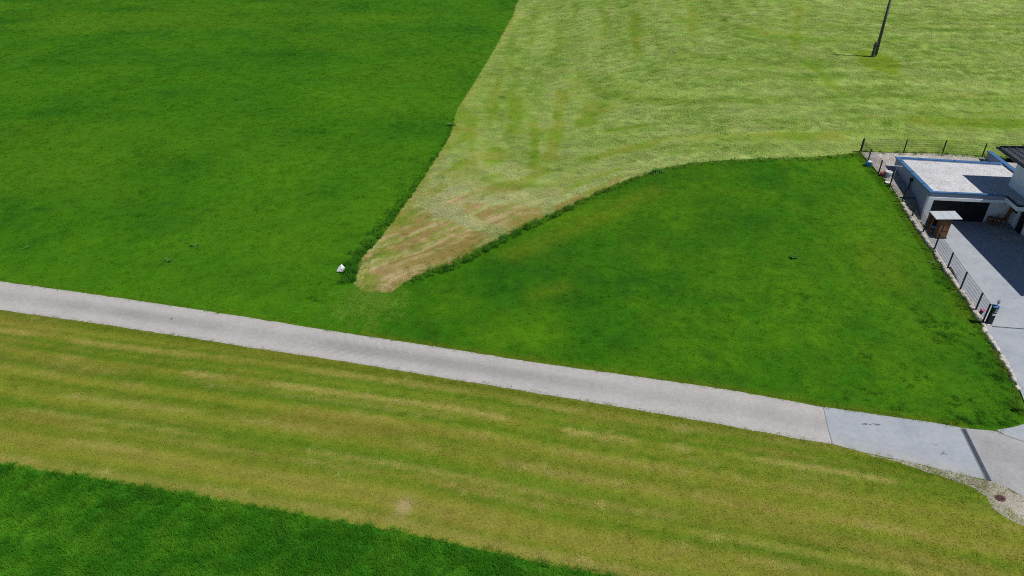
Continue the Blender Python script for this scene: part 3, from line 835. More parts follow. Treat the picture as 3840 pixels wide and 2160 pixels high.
M_stone = surf('pale_limestone', (.52, .47, .40), .9, .22, 3.2, 26, .2, bmp=.015)
M_grey = surf('grey_plastic', (.22, .24, .27), .5, .15, 6, 40, .1)
# weathered timber with a long grain
M_wood, _t, _p = new_mat('weathered_timber')
_tc = _t.nodes.new('ShaderNodeTexCoord'); _mp = _t.nodes.new('ShaderNodeMapping'); _mp.inputs['Scale'].default_value = (16, 16, 1.6)
_t.links.new(_tc.outputs['Object'], _mp.inputs[0])
_n = noise_node(_t, 1.6, 7, .7, _mp.outputs[0])
_t.links.new(ramp(_t, _n.outputs[0], [(.3, (.05, .022, .012)), (.5, (.15, .068, .030)), (.72, (.33, .19, .085))]), _p.inputs['Base Color'])
setp(_p, Roughness=.8); bump(_t, _p, _n.outputs[0], .5, .01)
M_wood2, _t, _p = new_mat('dark_wood')
_tc = _t.nodes.new('ShaderNodeTexCoord'); _mp = _t.nodes.new('ShaderNodeMapping'); _mp.inputs['Scale'].default_value = (14, 14, 3)
_t.links.new(_tc.outputs['Object'], _mp.inputs[0])
_n = noise_node(_t, 2.0, 6, .7, _mp.outputs[0])
_t.links.new(ramp(_t, _n.outputs[0], [(.3, (.10, .04, .015)), (.7, (.30, .13, .045))]), _p.inputs['Base Color'])
setp(_p, Roughness=.6)
M_pole, _t, _p = new_mat('tarred_timber')
_mp = _t.nodes.new('ShaderNodeMapping'); _mp.inputs['Scale'].default_value = (9, 9, .8)
_t.links.new(pos_node(_t), _mp.inputs[0])
_n = noise_node(_t, 2.0, 6, .7, _mp.outputs[0])
_t.links.new(ramp(_t, _n.outputs[0], [(.3, (.05, .045, .045)), (.7, (.14, .125, .12))]), _p.inputs['Base Color'])
setp(_p, Roughness=.85)

def quad_uv(mb, u0, u1, v0, v1, z0, z1):
    return mb.prism([W(u0, v0), W(u1, v0), W(u1, v1), W(u0, v1)], z0, z1)

# ------------------------------------------------------------------ garage
ZT = 2.5
g = thing('garage', 'flat roofed grey garage with gravel roof, blue grey coping and a wide dark door', 'garage', W3(0, 0, 0))
mb = MB()
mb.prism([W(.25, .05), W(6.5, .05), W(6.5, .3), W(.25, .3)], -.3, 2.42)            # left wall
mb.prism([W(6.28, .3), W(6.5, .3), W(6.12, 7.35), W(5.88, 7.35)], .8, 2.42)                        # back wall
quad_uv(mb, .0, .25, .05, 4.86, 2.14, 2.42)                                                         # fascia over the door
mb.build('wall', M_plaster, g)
mb = MB(); quad_uv(mb, -.03, .24, .02, .38, -.05, 2.136); quad_uv(mb, -.03, .24, .38, 4.86, 1.93, 2.136)
mb.build('door_surround', M_white, g)
mb = MB(); quad_uv(mb, .704, .9, 4.45, 5.9, -.05, 2.2); mb.build('recess_wall', M_white, g)
mb = MB(); quad_uv(mb, .254, .70, .302, .40, -.05, 2.2); mb.build('recess_wall', M_white, g)
mb = MB(); quad_uv(mb, .254, 6.0, .3, 7.2, 2.2, 2.26); mb.build('ceiling', M_white, g)
mb = MB()
quad_uv(mb, .72, .78, .40, 4.45, .02, 1.99)
dr = mb.build('garage_door', M_door, g)
mb = MB()
for k in range(1, 5): quad_uv(mb, .705, .72, .42, 4.44, .02 + k * .40 - .012, .02 + k * .40 + .012)
mb.build('door_panel_joint', M_black, dr)
mb = MB(); quad_uv(mb, .60, .70, .42, 4.45, .10, .135); mb.build('threshold', M_step, g)
mb = MB(); quad_uv(mb, .704, .9, .40, 4.45, 1.992, 2.196); mb.build('door_header', M_door, g)
# gravel roof, covers garage and the canopy over the house door
roofp = [W(.2, .2), W(6.4, .2), W(5.98, 7.45), W(2.0, 7.45), W(2.0, 5.95), W(-1.5, 5.95), W(-1.5, 4.95), W(-.0, 4.95), W(.2, 4.8)]
def _rz(x, y): return 2.385 + .03 * (fbm(x / .12, y / .12, 5.0, 2) - .5)
o = sheet('roof_gravel', roofp, .09, None, paved('roof_gravel', (.48, .485, .50), (.40, .40, .41), (.54, .545, .56), fine=10, contrast=.5), 0, zfn=_rz)
del o['kind']
o.parent = g; o.location = (0, 0, 0); o.matrix_parent_inverse.translation = [-q for q in g.location]
def coping(poly, wd, z0, z1, m, name='coping'):
    """metal capping: a run of sheets with raised joints"""
    mb = MB(); jts = []
    for (a, b, ia, ib) in poly:
        mb.prism([W(*a), W(*b), W(*ib), W(*ia)], z0, z1)
        L = math.hypot(b[0] - a[0], b[1] - a[1]); n = max(1, int(L / 2.2))
        for k in range(1, n + 1 if n > 1 else 1):
            t = k / (n + .0) if False else (k - .35) / n
            if t >= 1: continue
            f = lambda p, q, s: (p[0] + (q[0] - p[0]) * s, p[1] + (q[1] - p[1]) * s)
            e = .025 / L
            jt = MB(); jts.append(jt); jt.prism([W(*f(a, b, t - e)), W(*f(a, b, t + e)), W(*f(ia, ib, t + e)), W(*f(ia, ib, t - e))], z1 + .002, z1 + .012)
    o = mb.build(name, m, g)
    for jt in jts: jt.build('joint', M_dark, o)
    return o
coping([((-.03, -.03), (6.62, -.03), (.23, .27), (6.32, .27))], .3, 2.42, 2.50, M_coping)
coping([((6.62, -.03), (6.2, 7.50), (6.32, .27), (5.91, 7.2))], .3, 2.424, 2.503, M_coping)
coping([((-.03, -.03), (-.03, 4.8), (.2, .27), (.2, 4.8))], .2, 2.422, 2.497, M_coping)
mb = MB(); quad_uv(mb, -1.62, -1.5, 4.80, 6.5, 2.40, 2.50); quad_uv(mb, -1.5, -.03, 4.80, 4.92, 2.40, 2.496); mb.build('canopy_coping', M_dark, g)
mb = MB(); quad_uv(mb, -1.58, .0, 4.86, 4.98, 2.08, 2.40); quad_uv(mb, -1.58, -1.46, 4.98, 6.4, 2.08, 2.398); quad_uv(mb, -1.46, .24, 4.98, 5.9, 2.2, 2.26)
mb.build('canopy_fascia', M_white, g)
# downpipe with its hopper on the left wall
mb = MB(); mb.tube([W3(3.0, -.05, .25), W3(3.0, -.05, 2.0)], .045, 10); mb.tube([W3(3.0, -.06, 1.98), W3(3.0, -.06, 2.06), W3(3.0, -.06, 2.24)], [.05, .11, .11], 12)
for z in (.7, 1.5): mb.tube([W3(3.0, -.05, z), W3(3.0, -.05, z + .04)], .055, 10)
mb.build('downpipe', M_black, g)
# wing wall running back from the garage
ww = thing('retaining_wall', 'grey plastered wing wall with sloping blue grey capping behind the garage', 'wall', W3(8.6, 7.6, 0))
mb = MB(); quad_uv(mb, 3.5, 8.55, 7.5, 7.72, .5, 2.43); mb.build('wall', M_plaster, ww)
mb = MB(); quad_uv(mb, 3.4, 8.62, 7.44, 7.79, 2.43, 2.51); mb.build('coping', M_coping, ww)

# ------------------------------------------------------------------ house
h = thing('house', 'white house with dark tiled roof beside the garage, mostly out of view', 'house', W3(-3, 9, 0))
VL, VR, UB, UF = 5.95, 13.6, 2.05, -8.8
mb = MB()
quad_uv(mb, -.22, UB, VL, VL + .3, -.1, 4.55)
quad_uv(mb, UF, -1.2, VL, VL + .3, -.1, 4.55)
quad_uv(mb, -1.2, -.22, VL, VL + .3, 2.05, 4.55)
quad_uv(mb, UB - .3, UB, VL + .3, VR, -.1, 4.55); quad_uv(mb, UF, UF + .3, VL + .3, VR, -.1, 4.55); quad_uv(mb, UF + .3, UB - .3, VR - .3, VR, -.1, 4.55)
mb.build('wall', surf('house_plaster', (.82, .88, .95), .9, .05, 1.0, 80, .05, bmp=.002), h)
mb = MB(); quad_uv(mb, UF - .02, -1.2, VL - .02, VL - .001, -.05, .35); quad_uv(mb, -.22, .7, VL - .02, VL - .001, .15, .35); mb.build('plinth', M_plaster, h)
mb = MB(); quad_uv(mb, -1.2, -.22, VL + .16, VL + .22, .14, 2.05); d_ = mb.build('front_door', M_door, h)
mb = MB(); mb.tube([W3(-.98, VL + .10, .75), W3(-.98, VL + .10, 1.45)], .018, 8); mb.tube([W3(-.98, VL + .16, .8), W3(-.98, VL + .10, .8)], .012, 6); mb.tube([W3(-.98, VL + .16, 1.4), W3(-.98, VL + .10, 1.4)], .012, 6); mb.build('handle', M_steel, d_)
mb = MB(); quad_uv(mb, -.02, .52, VL - .03, VL - .002, 1.2, 1.85); wi = mb.build('window', M_dark, h)
mb = MB(); quad_uv(mb, .03, .47, VL - .036, VL - .031, 1.25, 1.80); mb.build('pane', M_glass, wi)
mb = MB(); quad_uv(mb, -1.62, -1.52, VL - .03, VL - .002, 1.15, 1.4); mb.build('doorbell', M_dark, h)
mb = MB(); mb.prism([W(.7, 4.5), W(-1.95, 4.5), W(-2.1, 4.68), W(-2.1, 5.95), W(.7, 5.95)], -.05, .22); mb.build('doorstep', M_step, h, bevel=.012)
# eaves and roof: rows of overlapping profiled tiles
EV, EB, EF, EZ = 5.10, 3.25, -9.6, 4.62
RV = (VL + VR) / 2; SL = math.tan(R(21))
RUN = RV - EV
def slope(kind):
    """one hipped slope of overlapping profiled tiles; q = distance up from the eave, w = along it"""
    mb = MB(); n = int(RUN / .31); du = .06
    w0, w1 = (EF, EB) if kind in 'lr' else (EV, 2 * RV - EV)
    def place(wv, q, z):
        return W3(wv, EV + q, z) if kind == 'l' else W3(wv, 2 * RV - EV - q, z) if kind == 'r' else W3(EB - q, wv, z) if kind == 'b' else W3(EF + q, wv, z)
    for k in range(n + 1):
        a0 = k * RUN / (n + 1); a1 = min(a0 + RUN / (n + 1) * 1.12, RUN)
        ws = list(np.arange(w0 + a0, w1 - a0 + .001, du)); m_ = len(ws)
        if m_ < 2: continue
        vs = []
        for a, lift in ((a0, .045), (a0, .085), (a1, .045)):
            for wv in ws:
                ph = (wv % .30) / .30
                r_ = .035 * max(0, math.sin(ph / .55 * math.pi)) ** .6 if ph < .55 else .004
                wc = min(max(wv, w0 + a), w1 - a)
                vs.append(place(wc, a, EZ + a * SL + lift + (r_ if lift > .05 or a == a1 else r_ * .4)))
        fs = []
        for r2 in range(2):
            for i in range(m_ - 1): fs.append((r2 * m_ + i, r2 * m_ + i + 1, (r2 + 1) * m_ + i + 1, (r2 + 1) * m_ + i))
        mb.add(vs, fs)
    return mb
rf = MB()
for kd in 'lrbf':
    q_ = slope(kd); rf.add(q_.v, q_.f)
rf = rf.build('roof', M_tile, h)
mb = MB(); RZ = EZ + RUN * SL
e0 = [W3(EF + .02, EV + .02, EZ), W3(EB - .02, EV + .02, EZ), W3(EB - .02, 2 * RV - EV - .02, EZ), W3(EF + .02, 2 * RV - EV - .02, EZ)]
r0 = [W3(EF + RUN, RV, RZ), W3(EB - RUN, RV, RZ)]
dn = lambda p, z: (p[0], p[1], p[2] + z)
mb.add([dn(p, .03) for p in e0 + r0] + [dn(p, -.12) for p in e0], [(0, 1, 5, 4), (1, 2, 5), (2, 3, 4, 5), (3, 0, 4), (6, 7, 1, 0), (7, 8, 2, 1), (8, 9, 3, 2), (9, 6, 0, 3), (9, 8, 7, 6)])
mb.build('roof_deck', M_dark, h)
for p, q in ((e0[0], r0[0]), (e0[1], r0[1]), (e0[2], r0[1]), (e0[3], r0[0]), (r0[0], r0[1])):
    mb = MB(); mb.tube([dn(p, .09), dn(q, .12)], .085, 8); mb.build('ridge_cap', M_dark, h)
for p, q in ((W3(EF - .1, EV - .07, EZ), W3(EB + .14, EV - .07, EZ)), (W3(EB + .07, EV - .14, EZ + .002), W3(EB + .07, 2 * RV - EV + .1, EZ + .002)), (W3(EF - .1, 2 * RV - EV + .07, EZ), W3(EB + .1, 2 * RV - EV + .07, EZ))):
    mb = MB(); mb.tube([p, q], .075, 10); mb.build('gutter', M_dark, h)

# chair and low table under the canopy
ch = thing('chair', 'brown wooden chair with a tall back beside the house door', 'chair', W3(.25, 5.35, .22))
mb = MB(); quad_uv(mb, .0, .46, 5.12, 5.55, .60, .645); mb.build('seat', M_wood2, ch)
mb = MB()
for uu in (.03, .115, .20, .285, .37): mb.beam(W3(uu + .03, 5.53, .645), W3(uu + .03, 5.68, 1.50), .06, .025)
mb.beam(W3(-.02, 5.68, 1.50), W3(.48, 5.68, 1.50), .10, .03)
mb.build('backrest', M_wood2, ch)
for uu, vv in ((.03, 5.15), (.43, 5.15), (.03, 5.52), (.43, 5.52)):
    mb = MB(); mb.beam(W3(uu, vv, .22), W3(uu, vv, .60), .05); mb.build('leg', M_wood2, ch)
for uu in (.0, .46):
    mb = MB(); mb.beam(W3(uu, 5.15, .86), W3(uu, 5.58, .86), .06, .03); mb.beam(W3(uu, 5.15, .60), W3(uu, 5.15, .86), .04); mb.build('armrest', M_wood2, ch)
tb = thing('side_table', 'small brown wooden table next to the tall backed chair', 'table', W3(.30, 4.80, .22))
mb = MB(); quad_uv(mb, .06, .54, 4.55, 5.02, .66, .70); mb.build('tabletop', M_wood2, tb)
mb = MB(); quad_uv(mb, .09, .51, 4.58, 4.99, .42, .445); mb.build('shelf', M_wood2, tb)
for uu, vv in ((.09, 4.58), (.51, 4.58), (.09, 4.99), (.51, 4.99)):
    mb = MB(); mb.beam(W3(uu, vv, .22), W3(uu, vv, .66), .05); mb.build('leg', M_wood2, tb)
mb = MB(); q = W3(.32, 4.80, .70); mb.tube([q, (q[0], q[1], .73), (q[0], q[1], .80)], [.05, .085, .07], 12); tag(mb.build('bowl', M_grey, origin=q), 'small grey bowl standing on the wooden side table', 'bowl')

# ------------------------------------------------------------------ shed with slab roof
sx0, sx1, sy0, sy1, sz = 28.36, 29.02, 40.48, 41.50, 1.52
sh = thing('shed', 'small brown timber shelter with grey slab roof in front of the garage', 'shed', (28.7, 41.0, DZ))
mb = MB(); zb = .13
for k in range(7):       # front boards
    x0 = sx0 + k * (sx1 - sx0) / 7
    mb.prism([(x0, sy0), (x0 + (sx1 - sx0) / 7 - .008, sy0), (x0 + (sx1 - sx0) / 7 - .008, sy0 + .03), (x0, sy0 + .03)], zb + .05, sz)
mb.prism([(sx0, sy0 + .03), (sx1, sy0 + .03), (sx1, sy0 + .05), (sx0, sy0 + .05)], zb + .03, sz)
mb.prism([(sx1 - .03, sy0 + .05), (sx1, sy0 + .05), (sx1, sy1), (sx1 - .03, sy1)], zb + .03, sz)
mb.prism([(sx0 - .30, sy1), (sx1, sy1), (sx1, sy1 + .03), (sx0 - .30, sy1 + .03)], zb + .03, sz)
mb.prism([(sx0, sy0 + .05), (sx0 + .03, sy0 + .05), (sx0 + .03, sy0 + .45), (sx0, sy0 + .45)], zb + .03, sz)
mb.build('wall', M_wood, sh)
mb = MB()
for zz in (.72, 1.28): mb.prism([(sx0 + .20, sy0 - .03), (sx1 - .02, sy0 - .03), (sx1 - .02, sy0), (sx0 + .20, sy0)], zz, zz + .05)
mb.beam((sx0 + .22, sy0 - .015, .74), (sx0 + .30, sy0 - .015, 1.30), .05, .03)
mb.build('door_brace', M_wood2, sh)
for (x, y) in ((sx0 - .27, sy0 + .55), (sx0 - .27, sy1 - .03), (sx1 - .03, sy0 + .06)):
    mb = MB(); mb.beam((x, y, zb), (x, y, sz), .07); mb.build('post', M_wood, sh)
mb = MB(); mb.prism([(sx0 + .03, sy0 + .1), (sx1 - .04, sy0 + .1), (sx1 - .04, sy1 - .02), (sx0 + .03, sy1 - .02)], .62, .65); mb.build('shelf', M_wood, sh)
mb = MB(); mb.prism([(sx0 - .02, sy0 - .05), (sx1 + .02, sy0 - .05), (sx1 + .02, sy0 + .0), (sx0 - .02, sy0 + .0)], zb - .02, zb + .05); mb.build('base_rail', M_dark, sh)
rc = [(27.84, 40.38), (29.57, 40.38), (29.75, 41.62), (28.02, 41.60)]
f2_ = lambda s, t: tuple((np.array(rc[0]) * (1 - s) + np.array(rc[1]) * s) * (1 - t) + (np.array(rc[3]) * (1 - s) + np.array(rc[2]) * s) * t)
for (s0, s1, t0, t1) in ((0, .365, 0, 1), (.372, .69, 0, 1), (.697, 1, 0, .44), (.697, 1, .447, 1)):
    mb = MB(); mb.prism([f2_(s0, t0), f2_(s1, t0), f2_(s1, t1), f2_(s0, t1)], 1.56, 1.60); mb.build('roof_slab', M_slab, sh, bevel=.004)
mb = MB(); mb.prism([f2_(.012, .012), f2_(.988, .012), f2_(.988, .988), f2_(.012, .988)], 1.52, 1.556); mb.build('roof_frame', M_dark, sh)
mb = MB(); mb.prism([(28.10, 40.85), (28.45, 40.80), (28.47, 40.94), (28.13, 41.0)], .70, .80); mb.prism([(28.12, 40.88), (28.30, 40.86), (28.31, 40.95), (28.14, 40.97)], .80, .86)
tag(mb.build('watering_can', M_bluep, origin=(28.3, 40.9, .7), bevel=.02), 'bright blue plastic container on the side of the timber shelter', 'container')
mb = MB(); q = unproject(3478, 863, .30); mb.prism([(q[0] - .28, q[1] - .07), (q[0] + .26, q[1] - .1), (q[0] + .27, q[1] + .05), (q[0] - .27, q[1] + .08)], .22, .30)
tag(mb.build('board', M_board, origin=(*q, .12), bevel=.008), 'pale grey board lying behind the fence by the timber shelter', 'board')
mb = MB(); q = unproject(3472, 846, .3); mb.tube([(*q, .12), (*q, .2), (*q, .42), (*q, .46)], [.08, .1, .1, .05], 10); tag(mb.build('pot', M_stone, origin=(*q, .12), smooth=True), 'small beige pot standing beside the open side of the timber shelter', 'pot')

# ------------------------------------------------------------------ mesh fences
def zf(p): return float(terr(*p)) + .03
def fence(name, label, feet, hts, lead=None):
    f = thing(name, label, 'fence', (*feet[0], zf(feet[0])))
    tops = []
    for i, (p, ht) in enumerate(zip(feet, hts)):
        z = zf(p); mb = MB()
        a = np.subtract(feet[min(i + 1, len(feet) - 1)], feet[max(i - 1, 0)]); a = a / np.linalg.norm(a)
        mb.beam((*p, z - .25), (*p, z + ht), .065, .065, up=(*a, 0)) 
        mb.build('post', M_dark, f)
    for (p, q, hp, hq) in zip(feet[:-1], feet[1:], hts[:-1], hts[1:]):
        mb = MB(); zp, zq = zf(p), zf(q)
        a = np.array(p); b = np.array(q); L = np.linalg.norm(b - a); d = (b - a) / L
        a2 = a + d * .05; b2 = b - d * .05
        n = 7
        for k in range(n):
            t = .05 + (.95) * k / (n - 1)
            off = np.array([-d[1], d[0]]) * .0
            for s in (-.008, .008):
                o2 = np.array([-d[1], d[0]]) * s
                mb.beam((*(a2 + o2), zp + hp * t - .02), (*(b2 + o2), zq + hq * t - .02), .005, .006)
        m_ = int(L / .05)
        for k in range(1, m_):
            c = a + d * (k * L / m_); s = k / m_
            zc = zp + (zq - zp) * s; hc = hp + (hq - hp) * s
            mb.beam((*c, zc + .04), (*c, zc + hc - .0), .004, .004)
        mb.build('mesh_panel', M_dark, f)
    return f
hs = [1.05, 1.08, 1.10, 1.08, 1.12, 1.16, 1.05, 1.16, 1.22, 1.23, 1.20, 1.17]
fence('mesh_fence', 'long dark wire mesh fence on posts along the lawn edge of the driveway', FS, hs)
tz = [G(2163, 383)]
bk = FB[:]
bk = [FS[0]] + FB[1:5]
dd_ = np.subtract(FB[4], FB[3]); bk += [tuple(np.array(FB[4]) + dd_ * k) for k in (.85, 1.85, 2.85)]
bk[0] = tuple(np.array(bk[0]) + [.09, .04])
fence('mesh_fence', 'dark wire mesh fence across the back, between hay field and garage', bk, [1.08] * len(bk))

# ------------------------------------------------------------------ letter box pillar with lantern
mx, my = 26.10, 30.55
ML = [unproject(*p, DZ) for p in [(3704 - 12, 1220 - 7), (3702.5, 1224), (3717, 1224)]]
pl = thing('letterbox_pillar', 'anthracite letter box pillar with a lantern at the end of the fence', 'letter box', (*unproject(3709, 1223, DZ), DZ))
ax = np.array([.995, -.10]); ay = np.array([.10, .995])
c0 = np.array(unproject(3719.5, 1220, DZ)) - ax * .135
def PL(a, b): return tuple(c0 + ax * a + ay * b)
def pbox(mb, a0, a1, b0, b1, z0, z1): return mb.prism([PL(a0, b0), PL(a1, b0), PL(a1, b1), PL(a0, b1)], z0 + DZ, z1 + DZ)
mb = MB(); pbox(mb, -.135, .135, .02, .23, .05, 1.12); mb.build('body', M_dark, pl, bevel=.008)
mb = MB(); pbox(mb, -.17, .20, -.07, .28, -.02, .05); mb.build('base', M_stone, pl, bevel=.008)
mb = MB(); pbox(mb, -.16, .16, -.02, .27, 1.123, 1.15); mb.prism([PL(-.16, -.02), PL(.16, -.02), PL(.16, .27), PL(-.16, .27)], 1.152 + DZ, [1.156 + DZ, 1.156 + DZ, 1.18 + DZ, 1.18 + DZ]); mb.build('lid', M_coping, pl)
mb = MB(); pbox(mb, -.0, .11, .008, .018, .80, 1.06); np_ = mb.build('name_plate', M_steel, pl)
mb = MB()
for k, (z, a, b) in enumerate(((1.015, .04, .09), (.975, .03, .08), (.935, .04, .09), (.895, .03, .095), (.855, .04, .08))): pbox(mb, a - .0, b, .003, .007, z, z + .022)
mb.build('lettering', M_dark, np_)
for z in (.62, .685):
    mb = MB(); pbox(mb, -.07, .12, .0, .018, z, z + .035); mb.build('slot_flap', M_whitep, pl)
mb = MB(); pbox(mb, .05, .13, -.05, -.01, .05, .10); mb.build('foot_lug', M_steel, pl)
la = MB(); q = np.array(PL(.05, .15)); zt = 1.18 + DZ
la.tube([(*PL(-.12, .12), zt), (*PL(-.02, .13), zt + .02), (*PL(.05, .15), zt + .05), (*PL(.07, .15), zt + .10)], .014, 8)
ln = la.build('lantern_arm', M_dark, pl)
mb = MB(); q = PL(.07, .15); mb.tube([(*q, zt + .10), (*q, zt + .13), (*q, zt + .26)], [.02, .045, .075], 6); lt = mb.build('lantern', M_grey, pl)
mb = MB(); mb.tube([(*q, zt + .262), (*q, zt + .28), (*q, zt + .34), (*q, zt + .38)], [.10, .095, .03, .012], 6); mb.build('lantern_roof', M_steel, lt)
# gate rail let into the driveway
mb = MB(); a = unproject(3722, 1224, DZ + .03); b = unproject(3840, 1233, DZ + .03); dq_ = np.subtract(b, a); b = tuple(np.array(b) + dq_ * 1.4)
gr = thing('gate_rail', 'narrow dark gate rail let into the concrete driveway beside the letter box', 'rail', (*a, DZ + .03))
mb.beam((*a, DZ + .013), (*b, DZ + .013), .10, .012); mb.build('channel', M_grey, gr)
mb = MB(); mb.beam((*a, DZ + .03), (*b, DZ + .03), .03, .03); mb.build('track', M_galv, gr)
# drain channel across the pavement
a = np.array(unproject(2425 * K - 2, 1078 * K, .03)); b = np.array(unproject(2488 * K, 1208 * K, .03))
dg = thing('drain_channel', 'dark slotted drain grate set across the concrete road', 'drain', (*a, .03))
n_ = np.array([-(b - a)[1], (b - a)[0]]); n_ /= np.linalg.norm(n_)
mb = MB(); mb.beam((*(a + n_ * .105), .012), (*(b + n_ * .105), .012), .03, .02); mb.beam((*(a - n_ * .105), .012), (*(b - n_ * .105), .012), .03, .02); mb.build('frame', M_steel, dg)
for k in range(4):
    p = a + (b - a) * (k / 4 + .004); q = a + (b - a) * ((k + 1) / 4 - .004)
    mb = MB(); L = np.linalg.norm(q - p); d_ = (q - p) / L
    for s in (-.075, -.025, .025, .075): mb.beam((*(p + n_ * s), .0155), (*(q + n_ * s), .0155), .022, .016)
    for j in range(int(L / .06)): c = p + d_ * (j + .5) * .06; mb.beam((*(c - n_ * .088), .0152), (*(c + n_ * .088), .0152), .018, .014)
    mb.beam((*(p - n_ * .09), .017), (*(p + n_ * .09), .017), .02, .016)
    mb.build('grate', M_galv, dg)
mb = MB(); mb.prism([tuple(a - n_ * .09), tuple(b - n_ * .09), tuple(b + n_ * .09), tuple(a + n_ * .09)], -.1, .0122); mb.build('trough', M_black, dg)
# joint lines in the paving
def strip_line(name, label, pts, wd, z, m, cat):
    mb = MB()
    for p, q in zip(pts[:-1], pts[1:]): mb.beam((*p, z), (*q, z), wd, .006)
    return tag(mb.build(name, m, origin=(*pts[0], z)), label, cat)
o = strip_line('pavement_joint', None, [G(2072, 1024, .03), G(2080, 1060, .03), G(2095, 1118, .03)], .035, .0115, M_grey, None); o['kind'] = 'structure'
o = strip_line('pavement_joint', None, [unproject(3745, 1622, .04), unproject(3800, 1640, .04), unproject(3840, 1655, .04), unproject(3900, 1675, .04)], .03, .0125, M_grey, None); o['kind'] = 'structure'
# dark spots on the concrete
def stain(name, blobs, m, z):
    mb = MB()
    for (px, py, rx, ry) in blobs:
        c = np.array(unproject(px, py, z)); n = 14; r_ = random.Random(px)
        mb.prism([(c[0] + rx * math.cos(2 * math.pi * i / n) * r_.uniform(.6, 1.15), c[1] + ry * math.sin(2 * math.pi * i / n) * r_.uniform(.6, 1.15)) for i in range(n)], z - .006, z)
    o = mb.build(name, m); o['kind'] = 'structure'
M_stain = surf('tar_patch', (.13, .13, .135), .8, .2, 5, 40, .2)
stain('tar_patch', [(3243, 1590, .16, .06), (3264, 1592, .06, .05), (3291, 1592, .14, .06), (3276, 1588, .04, .04), (3536, 1700, .08, .05), (3548, 1703, .05, .03), (3530, 1706, .05, .03), (3540, 1694, .03, .04), (3512, 1668, .07, .02), (643, 1195, .05, .14)], M_stain, .014)
# rusty drain lid in the gravel shoulder
q = np.array(unproject(3752, 1867, .03))
rl = thing('manhole', 'rusty round manhole half buried in the pale gravel shoulder', 'manhole', (*q, .02))
mb = MB(); ring = [(q[0] + .19 * math.cos(i * math.pi / 10), q[1] + .17 * math.sin(i * math.pi / 10)) for i in range(20)]; mb.prism(ring, -.02, .035); mb.build('rim', M_rust, rl)
mb = MB(); mb.prism([(q[0] + .13 * math.cos(i * math.pi / 8), q[1] + .12 * math.sin(i * math.pi / 8)) for i in range(16)], .035, .04); mb.build('opening', M_black, rl)
mb = MB()
for s in (-.07, 0, .07): mb.beam((q[0] - .12, q[1] + s, .046), (q[0] + .12, q[1] + s * .9 - .02, .046), .02, .014)
mb.build('grate', M_rust, rl)

# ------------------------------------------------------------------ pole in the hay field
pb = np.array(unproject(3281, 212)); pz = float(terr(*pb))
po = thing('utility_pole', 'tall dark wooden utility pole standing in the mown hay field', 'pole', (*pb, pz))
ht = 6.9; lean = np.array([.0, .0])
mb = MB(); mb.tube([(pb[0] + .05 * 0, pb[1], pz + .12), (pb[0], pb[1], pz + ht * .5), (pb[0], pb[1], pz + ht)], [.17, .145, .12], 12); mb.build('pole', M_pole, po, smooth=True)
mb = MB(); mb.tube([(pb[0] - .27, pb[1] - .02, pz - .3), (pb[0] - .27, pb[1] - .02, pz + 1.45), (pb[0] - .27, pb[1] - .02, pz + 1.5)], [.17, .15, .10], 12); mb.build('stub', M_pole, po)
for z in (.45, 1.1):
    mb = MB(); mb.beam((pb[0] - .47, pb[1] - .02, pz + z), (pb[0] + .14, pb[1] - .02, pz + z), .30, .05); mb.build('clamp', M_dark, po)
mb = MB(); mb.beam((pb[0] - .1, pb[1] + .45, pz + ht - .55), (pb[0] + .1, pb[1] - .45, pz + ht - .55), .09, .09); mb.build('crossarm', M_pole, po)
for s in (-1, 1):
    mb = MB(); x = pb[0] - s * .08; y = pb[1] + s * .38; mb.tube([(x, y, pz + ht - .5), (x, y, pz + ht - .36), (x, y, pz + ht - .3)], [.03, .06, .03], 8); mb.build('insulator', M_whitep, po)

# ------------------------------------------------------------------ boulders edging the driveway
def rock(name, c, sx, sy, sz_, rot, m, seed, z=0):
    bm = bmesh.new(); bmesh.ops.create_icosphere(bm, subdivisions=2, radius=1)
    r_ = random.Random(seed); o_ = r_.random() * 50
    for v in bm.verts:
        n = v.co.copy()
        k = 1 + .5 * (float(fbm(np.array(n.x * 1.3 + o_), np.array(n.y * 1.3), n.z * 1.3, 3)) - .5)
        p = np.sign(n.x) * abs(n.x) ** .75, np.sign(n.y) * abs(n.y) ** .75, np.sign(n.z) * abs(n.z) ** .7
        v.co = Vector((p[0] * sx * k, p[1] * sy * k, p[2] * sz_ * k))
    me = bpy.data.meshes.new(name); bm.to_mesh(me); bm.free(); me.materials.append(m)
    o = bpy.data.objects.new(name, me); COL.objects.link(o)
    o.location = (c[0], c[1], z); o.rotation_euler = (r_.gauss(0, .06), r_.gauss(0, .06), rot)
    return o
rw = [(W(3.4, -1.38), .30), (W(.6, -1.38), .32), (W(-.6, -1.36), .55), (W(-2.2, -1.4), .55), (W(-3.4, -1.4), .50), (W(-5.6, -1.42), .42), (W(-8.2, -1.35), .36), (W(-10.6, -1.22), .30), (W(-11.9, -1.18), .26)]
for (p, wa), (q, wb) in zip(rw[:-1], rw[1:]): pass
mb = MB(); top = []; 
for p, wa in rw: top.append((np.array(p), np.array(p) + V * wa))
vs = []
for a_, b_ in top:
    za = float(terr(*a_)); vs += [(*a_, -.3), (*a_, za - .03), (*b_, za - .02), (*b_, -.3)]
fs = []
for i in range(len(top) - 1):
    for k in range(4): fs.append((i * 4 + k, i * 4 + (k + 1) % 4, i * 4 + 4 + (k + 1) % 4, i * 4 + 4 + k))
fs += [(0, 1, 2, 3), tuple(len(vs) - 4 + k for k in (3, 2, 1, 0))]
mb.add(vs, fs)
M_rubble = surf('rubble_stone', (.36, .34, .31), .95, .3, 2.6, 14, .25, bmp=.03)
tag(mb.build('retaining_wall', M_rubble, origin=(*rw[4][0], 0)), 'low rubble retaining wall under the mesh fence between lawn and driveway', 'wall')
